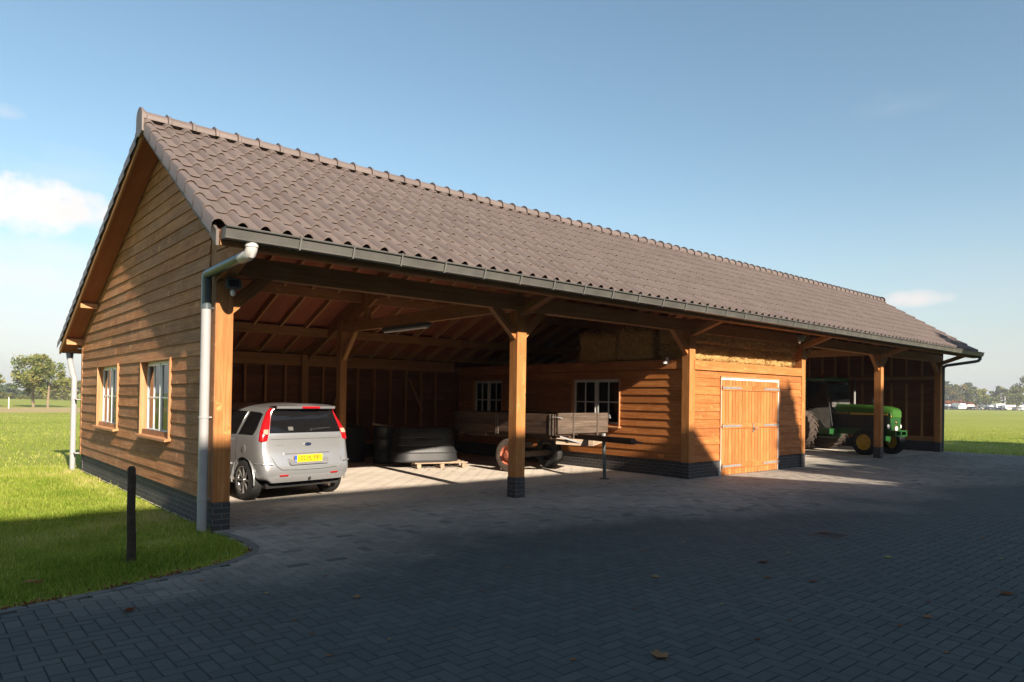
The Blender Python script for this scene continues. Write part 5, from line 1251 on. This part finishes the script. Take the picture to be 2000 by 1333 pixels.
# ------------------------------------------------------------------ old single-axle trailer
def trailer():
    P0=Vector((7.50,1.95,0)); P1=Vector((7.21,5.10,0)); ax=(P1-P0).normalized(); rz=math.atan2(ax.y,ax.x)-R(90)
    t=tag(empty('farm_trailer',P0,rz),'old weathered wooden farm trailer with a red-rimmed wheel, drawbar resting on a steel prop','trailer')
    Wd,L=1.78,3.16; zb,zt=.86,1.285
    b=MB()
    for k in range(3): b.bx(-.0,.035,.02,L,zb+k*.142,zb+k*.142+.139,'y')
    b.build('side_board','old',t,bevel=.004)
    b=MB()
    for k in range(3): b.bx(Wd-.035,Wd,.02,L,zb+k*.142,zb+k*.142+.139,'y')
    b.build('side_board','old',t,bevel=.004)
    b=MB()
    for k in range(3): b.bx(.04,Wd-.0,-.03,.005,zb+.01+k*.147,zb+.01+k*.147+.145)
    b.build('front_board','old',t,bevel=.004).data.materials[0]=wood('greyer_trailer_board',(.045,.030,.022),(.10,.072,.054),(.19,.145,.112),rough=.9,grey=.05,knots=.3,bmp=.6)
    b=MB()
    for k in range(3): b.bx(.0,Wd,L,L+.035,zb+k*.142,zb+k*.142+.139)
    b.build('tail_board','old',t,bevel=.004)
    MB().bx(.03,Wd-.03,.02,L,zb-.03,zb+.0,'y').build('floor','old',t)
    for x in (.28,Wd-.35): MB().bx(x,x+.09,-.12,L,zb-.15,zb-.032,'y').build('frame_beam','old',t)
    for y in (.15,1.1,2.1,3.0): MB().bx(.02,Wd-.02,y,y+.08,zb-.10,zb-.031).build('cross_beam','old',t)
    for x in (.52,1.36): 
        MB().bx(x,x+.035,-.05,-.032,zb-.16,zt+.02,'z').build('stake','iron',t)
    for y in (.06,.14): MB().bx(-.022,-.002,y,y+.03,zb-.02,zt,'z').build('stake','iron',t)
    for y in (1.68,1.74): MB().bx(-.022,-.002,y,y+.022,zb-.05,zt-.01,'z').build('stake','iron',t)
    MB().tube([(.06,-.06,zt-.09),(.10,-.10,zt-.08),(-.03,-.05,zt-.06),(-.06,.06,zt-.06)],.008,6).build('latch','galv',t); MB().tube([(Wd-.02,-.05,zt-.07),(Wd+.05,-.06,zt-.10),(Wd+.06,-.02,zt-.02)],.009,6).build('latch','galv',t)
    # axle and wheels
    MB().bx(.0,1.35,1.17,1.27,.30,.42).build('axle','iron',t)
    for k in (0.25,1.15): MB().beam((k,.9,.60),(k,1.55,.60),.06,.10).build('leaf_spring','iron',t)
    for (x,sx,mt) in ((-.12,-1,'dusty_rubber'),(1.20,1,'black')):
        c=(x,1.22,.36); r=.36
        b=MB(); b.lathe([(.18,-.06),(.28,-.09),(.34,-.08),(r,-.04),(r,.04),(.34,.08),(.28,.09),(.20,.07)],c,(sx,0,0),36); w=b.build('wheel',mt,t,smooth=True)
        g=MB(); g.lathe([(.205,.075),(.19,.06),(.18,.01),(.12,.0),(.115,.05),(.07,.055),(.065,.11),(.0,.115)],c,(sx,0,0),28)
        for k in range(6):
            a=2*math.pi*k/6; p=Vector(c)+Vector((sx*.05,math.cos(a)*.09,math.sin(a)*.09)); g.cyl(p,p+Vector((sx*.025,0,0)),.012,n=6)
        g.build('rim','wheelred' if sx<0 else 'darkmetal',w,smooth=True)
    # drawbar from the frame to the prop (world points turned into local ones)
    inv=Matrix.Translation(P0)@Matrix.Rotation(rz,4,'Z'); inv=inv.inverted(); Lc=lambda x,y,z:inv@Vector((x,y,z))
    d=MB(); d.beam(Lc(8.34,2.1,.80),Lc(7.60,-.02,.825),.11,.115); db=d.build('drawbar','old',t,bevel=.012)
    d=MB(); d.tube([Lc(7.60,-.02,.825),Lc(7.55,-.15,.825),Lc(7.48,-.33,.82)],[.055,.022,.018],8); d.build('tow_eye','iron',db)
    d=MB(); d.beam(Lc(7.65,2.1,.72),Lc(8.22,1.72,.68),.10,.13); d.beam(Lc(9.05,2.05,.72),Lc(8.30,1.70,.68),.10,.13); d.build('hitch_beam','old',t).data.materials[0]=M['grey_wood']
    MB().beam((.08,-.04,zb-.04),Lc(8.15,1.75,.66),.03,.035).build('frame_stay','galv',t)
    p=MB(); a=Lc(8.0,1.03,.0); c2=Lc(7.975,1.05,.87); p.tube([a+Vector((0,0,.01)),c2],.035,14); p.build('prop_leg','bluegrey',t,smooth=True); MB().cyl(c2-Vector((0,0,.02)),c2+Vector((0,0,.05)),.045,n=14).build('prop_cap','galv',t)
    MB().lathe([(0,.02),(.10,.015),(.11,0)],a,(0,0,1),16).build('prop_foot','iron',t)
trailer()

# ------------------------------------------------------------------ pallet, tubs, drum, tank, plank
t=tag(empty('pallet',(6.55,4.95,0),R(-17)),'worn wooden pallet under the stack of upturned black tubs','pallet')
for y in (-.5,0,.44): MB().bx(-.62,.62,y,y+.10,.115,.137).build('deck_board','grey_wood',t)
for y in (-.28,.22): MB().bx(-.62,.62,y,y+.12,.115,.137).build('deck_board','grey_wood',t)
for x in (-.56,-.02,.50):
    for y in (-.48,.0,.44): MB().bx(x,x+.09,y,y+.10,.025,.114,'z').build('block','grey_wood',t)
    MB().bx(x,x+.09,-.50,.56,.0,.024,'y').build('bottom_board','grey_wood',t)
prev=None
for k,(z0,z1,s0,s1,lb) in enumerate([(.14,.52,1.0,.86,'lowest upturned black tub, half in sun, resting on the pallet'),(.50,.70,.90,.84,'second black tub of the stack on the pallet'),(.68,.90,.88,.82,'topmost black tub of the stack on the pallet')]):
    b=MB(); h=z1-z0; b.lathe([(.0,.0),(s0*.98,.0),(s0,.006),(s0,.03),(s0*.985,.036),*([(s0*.955,h*.50),(s0*.975,h*.52),(s0*.975,h*.56),(s0*.955,h*.57)] if k==0 else []),(s1*.99,h*.95),(s1*.975,h*.985),(s1*.9,h),(0,h)],(0,0,0),(0,0,1),64,sq=(.77,.55,4.5))
    o=b.build('upturned_tub','blackplastic',None,smooth=True); o.location=(6.38,5.22,z0); o.rotation_euler=(0,0,R(-17)); tag(o,lb,'tub','upturned black tubs stacked on the pallet')
b=MB(); b.lathe([(0,0),(.285,0),(.30,.02),(.285,.03),(.285,.28),(.297,.30),(.285,.32),(.285,.56),(.297,.58),(.285,.60),(.285,.84),(.30,.87),(.27,.88),(.26,.86),(0,.86)],(0,0,0),(0,0,1),32)
o=b.build('oil_drum','blackplastic',None,smooth=True); o.location=(6.05,6.35,0); tag(o,'dark upright drum with a plank on it, between the car and the tubs','drum')
b=MB(); b.bx(-.34,.34,-.09,.09,0,.03); o=b.build('plank','grey_wood',None); o.location=(6.0,6.25,.885); o.rotation_euler=(R(5),R(9),R(-24)); tag(o,'short pale plank lying across the top of the dark drum','plank')
b=MB(); b.lathe([(0,0),(1.0,0),(1.0,.9),(.9,1.0),(0,1.02)],(0,0,0),(0,0,1),36,sq=(.6,.45,4)); o=b.build('water_tank','blackplastic',None,smooth=True); o.scale=(1,1,.88); o.location=(5.25,7.2,0); tag(o,'low black tank in the dark corner behind the car','tank')

# ------------------------------------------------------------------ straw bales
def bale(x0,x1,y0,y1,z0,z1,label,seed):
    g=np.random.default_rng(seed); b=bmesh.new(); bmesh.ops.create_cube(b,size=1)
    bmesh.ops.subdivide_edges(b,edges=b.edges,cuts=9,use_grid_fill=True)
    c=Vector(((x0+x1)/2,(y0+y1)/2,(z0+z1)/2)); d=Vector((x1-x0,y1-y0,z1-z0))
    for v in b.verts:
        p=Vector((v.co.x*d.x,v.co.y*d.y,v.co.z*d.z)); q=v.co*2
        rr=.07; ins=Vector((max(-d.x/2+rr,min(d.x/2-rr,p.x)),max(-d.y/2+rr,min(d.y/2-rr,p.y)),max(-d.z/2+rr,min(d.z/2-rr,p.z)))); e=p-ins
        if e.length>rr: p=ins+e.normalized()*rr
        v.co=p+Vector(g.normal(0,.013,3))
    me=bpy.data.meshes.new('straw_bale'); b.to_mesh(me); b.free(); me.materials.append(M['straw']); me.polygons.foreach_set('use_smooth',[True]*len(me.polygons))
    o=bpy.data.objects.new('straw_bale',me); C.objects.link(o); o.location=c; tag(o,label,'straw bale','straw bales on the loft over the store room')
    # loose stalks sticking out of the faces
    n=2600; V=[];F=[]
    f=g.integers(0,3,n); sg=np.array([-1,-1,1])[g.integers(0,3,n)]
    P=g.uniform(-.5,.5,(n,3))*np.array(d); nn=np.zeros((n,3))
    for i in range(n):
        a=[1,0,2][f[i]]; s=sg[i] if a!=2 else 1; P[i,a]=s*d[a]/2*.985; nn[i,a]=s
    dirs=g.normal(0,.75,(n,3))+nn*.35; dirs/=np.linalg.norm(dirs,axis=1)[:,None]; w=np.cross(dirs,g.normal(0,1,(n,3))); w/=np.linalg.norm(w,axis=1)[:,None]; L=g.uniform(.03,.12,n)[:,None]
    V=np.stack([P-w*.0036,P+w*.0036,P+dirs*L+w*.0028,P+dirs*L-w*.0028],1).reshape(-1,3)
    s_=arrmesh('loose_stalks',V,np.arange(n*4).reshape(-1,4),['stalk'],{'rnd':g.random(n)}); s_.parent=o; s_['kind']='stuff'
M['stalk']=leafy('straw_stalk',[(0,(.26,.14,.04)),(.5,(.55,.34,.12)),(1,(.85,.64,.32))],.2)
fx=[9.66,11.2,12.75,14.12]
for k in range(3):
    nm=['left','middle','right'][k]
    bale(fx[k],fx[k+1]-.03-(.10 if k==2 else 0),.16,1.0,2.462,2.84,f'{nm} bale of the lower row above the double door',30+k)
    bale(fx[k]-.02,fx[k+1]-.01+(.02 if k==2 else 0),.10,1.0,2.82,3.32,f'{nm} bale of the upper row under the eaves above the double door',40+k)
bale(9.50,10.2,1.04,2.06,2.48,3.16,'near bale facing the trailer bay, nearest the front corner post',50)
bale(9.50,10.2,2.08,3.22,2.48,3.14,'far bale facing the trailer bay, at the dark end of the row',51)

# ------------------------------------------------------------------ fence post, drain, leaves
b=MB(); b.tube([(0,0,-.1),(.004,.0,.2),(-.002,.004,.5),(.0,.0,.78),(-.003,0,.88),(-.003,0,.905)],[.040,.040,.037,.036,.036,.022],14)
for z,a in ((.78,.5),(.62,.55),(.40,.4)): b.tube([(math.cos(a-2.2)*.034,math.sin(a-2.2)*.034,z),(math.cos(a-2.2)*.052,math.sin(a-2.2)*.052,z+.005)],.006,6)
o=b.build('fence_post','dark_wood',None,smooth=True); o.location=(-1.088,-1.07,0); o.rotation_euler=(0,R(-.5),0); tag(o,'short dark round wooden post standing alone in the shaded lawn','fence post')
t=tag(empty('drain_cover',(5.82,-4.56,.001)),'dark square drain grate set in the paving','drain')
f=MB(); f.bx(-.20,.20,-.20,-.17,-.02,.0035); f.bx(-.20,.20,.17,.20,-.02,.0035); f.bx(-.20,-.17,-.17,.17,-.02,.0035,'y'); f.bx(.17,.20,-.17,.17,-.02,.0035,'y'); f.build('rim','iron',t)
g=MB()
for k in range(9): x=-.155+k*.038; g.bx(x-.011,x+.011,-.168,.168,-.015,.003,'y')
g.build('grate','darkmetal',t); MB().bx(-.17,.17,-.17,.17,.0002,.0008).build('shaft_dark_sheet','ink',t)  # flat black sheet: shade of the drain hole put in as colour
def leaf_mesh(kind,seed):
    g=random.Random(seed); b=MB(); n=18; pts=[]
    for k in range(n):
        a=2*math.pi*k/n; r=1.0*(.55+.45*abs(math.cos(a*2.5+kind)))*(1.0 if kind else .8)
        x=math.cos(a)*r; y=math.sin(a)*r*(.75 if kind else .5); z=.12+.45*(x*x*.35+y*y*.5)*g.uniform(.7,1.3); pts.append(Vector((x,y,z)))
    c=Vector((0,0,.05)); r=g.random()
    mid=[p.lerp(c,.5)+Vector((0,0,g.uniform(-.03,.08))) for p in pts]
    for k in range(n):
        j=(k+1)%n; b.face([mid[k],pts[k],pts[j],mid[j]],rnd=r); b.face([c,mid[k],mid[j]],rnd=r)
    b.tube([(-.75,0,.1),(-1.15,.05,.05),(-1.5,.12,.12)],.03,5,rnd=.1)
    return b
ICAM=m.inverted()
def ground_px(u,v,z=0):
    d=Fv+R2*((u-1000)/1369.6)+U2*((758.6-v)/1369.6); o=Vector((-2.737,-8.496,1.608)); k=(z-o.z)/d.z; return o+d*k
LEAVES=[(253,1194,.055,.05,1,'large dark red curled leaf on the paving near the lawn edge'),(1289,1284,.075,.62,1,'large tan curled leaf with a stalk at the bottom centre of the yard'),(1964,1162,.07,.35,1,'large brown leaf near the right edge of the paving'),(1490,1100,.055,.02,1,'nearly black crumpled leaf right of the middle of the yard'),(1588,1137,.045,.22,1,'red-brown leaf below the drain grate'),(1735,1090,.045,.98,1,'small yellow leaf right of the drain grate'),(1918,1053,.045,.45,1,'grey-brown leaf toward the right edge, above the large brown one'),(1957,1093,.035,.9,0,'ochre leaf just above the large brown leaf at the right'),(1280,1128,.045,.75,1,'pale leaf in the centre of the dark yard'),(696,1168,.045,.6,1,'pale brown leaf in front of the first bay'),(573,1214,.035,.3,0,'orange-brown leaf left of the middle, low in the yard'),(1612,1043,.05,.4,1,'brown leaf lying on the drain grate'),(1499,1130,.04,.35,1,'brown leaf just under the black crumpled one'),(1812,1207,.045,.6,1,'pale brown leaf low on the right of the yard'),(1757,1224,.045,.4,0,'twisted brown leaf left of the pale brown one on the right'),(58,1139,.06,.6,1,'pale pinkish leaf lying in the shaded lawn'),(75,1141,.05,.3,1,'brown leaf beside the pinkish one in the lawn'),(244,1095,.03,.2,0,'small brown leaf at the foot of the dark wooden post')]
G2='fallen autumn leaves on the ground'
for i,(u,v,s,c,kd,lb) in enumerate(LEAVES):
    b=leaf_mesh(kd,300+i)
    b.r=[c]*len(b.r); o=b.build('fallen_leaf','dryleaf',None,smooth=True); p=ground_px(u,v,.0 if i not in (15,16,17) else .03); o.location=(p.x,p.y,.002 if i<15 else .035); o.scale=(s,)*3; o.rotation_euler=(0,0,rng.uniform(0,6.28)); tag(o,lb,'leaf',G2)
small=[(636,1126),(610,1240),(642,1282),(823,1084),(686,1084),(851,1116),(1283,1138),(1255,1077),(1414,1080),(1540,1080),(1597,1158),(1813,1176),(1788,976),(1848,976),(1410,1181),(1543,1212),(1847,1276),(395,1135),(421,1137),(405,1012),(1060,1068),(943,1155),(1130,1040),(1335,1060),(1700,1010),(1905,1000),(1240,1190),(1650,1110),(760,1250),(520,1160),(1480,1250),(1120,1290),(880,1230),(990,1110)]
inside=[(822,912),(830,916),(845,914),(838,918),(853,917),(868,917),(800,911),(810,918),(884,921),(860,909),(895,916),(815,908),(927,917),(1090,915),(1102,919),(1075,922)]
lm=[]
for c in (.1,.3,.5,.7,.9):
    b=leaf_mesh(int(c*10)%2,400+int(c*10)); b.r=[c]*len(b.r); o=b.build('fallen_leaf','dryleaf',None,smooth=True); lm.append([o,True])
HUES=['dark red','red-brown','brown','tan','yellowish']; used=set()
def where(u,v):
    if v<960 and u<1110:
        return ('beside the left end of the pallet' if u<825 else 'in front of the pallet' if u<872 else 'right of the pallet' if u<910 else 'by the red trailer wheel' if u<1000 else 'behind the trailer prop')+(' on the dusty floor' if v<915 else ' on the sunny dusty floor')
    d='close to the barn' if v<1060 else 'halfway down the yard' if v<1150 else 'low in the photo'
    c='by the lawn edge' if u<560 else 'in front of the silver car' if u<760 else 'left of the middle post' if u<990 else 'in front of the trailer' if u<1270 else 'in front of the double doors' if u<1500 else 'below the drain grate' if u<1680 else 'toward the right edge'
    return c+', '+d
for i,(u,v) in enumerate(small+inside):
    w_=where(u,v); k5=next((k for k in [(i+j)%5 for j in range(5)] if (k,w_) not in used),i%5)
    if (k5,w_) in used: continue
    used.add((k5,w_)); q=lm[k5]; o=q[0] if q[1] else q[0].copy()
    if not q[1]: C.objects.link(o)
    q[1]=False; p=ground_px(u,v); k=rng.uniform(.016,.026) if i<len(small) else rng.uniform(.03,.05); o.location=(p.x,p.y,.002); o.scale=(k,)*3; o.rotation_euler=(0,0,rng.uniform(0,6.28))
    tag(o,('tiny ' if i<len(small) else 'small ')+HUES[k5]+' leaf '+w_,'leaf',G2)

# ------------------------------------------------------------------ thin autumn haze: one closed box round everything
mh=bpy.data.materials.new('haze'); mh.use_nodes=True; nt=mh.node_tree; nt.nodes.clear(); o_=N(nt,'ShaderNodeOutputMaterial'); v_=N(nt,'ShaderNodeVolumePrincipled',inp={'Density':.00042,'Color':(.88,.92,1,1)}); nt.links.new(v_.outputs[0],o_.inputs['Volume']); M['haze']=mh
hz=MB().bx(-300,480,-60,480,-1.9,24,'x').build('haze','haze'); hz['kind']='stuff'
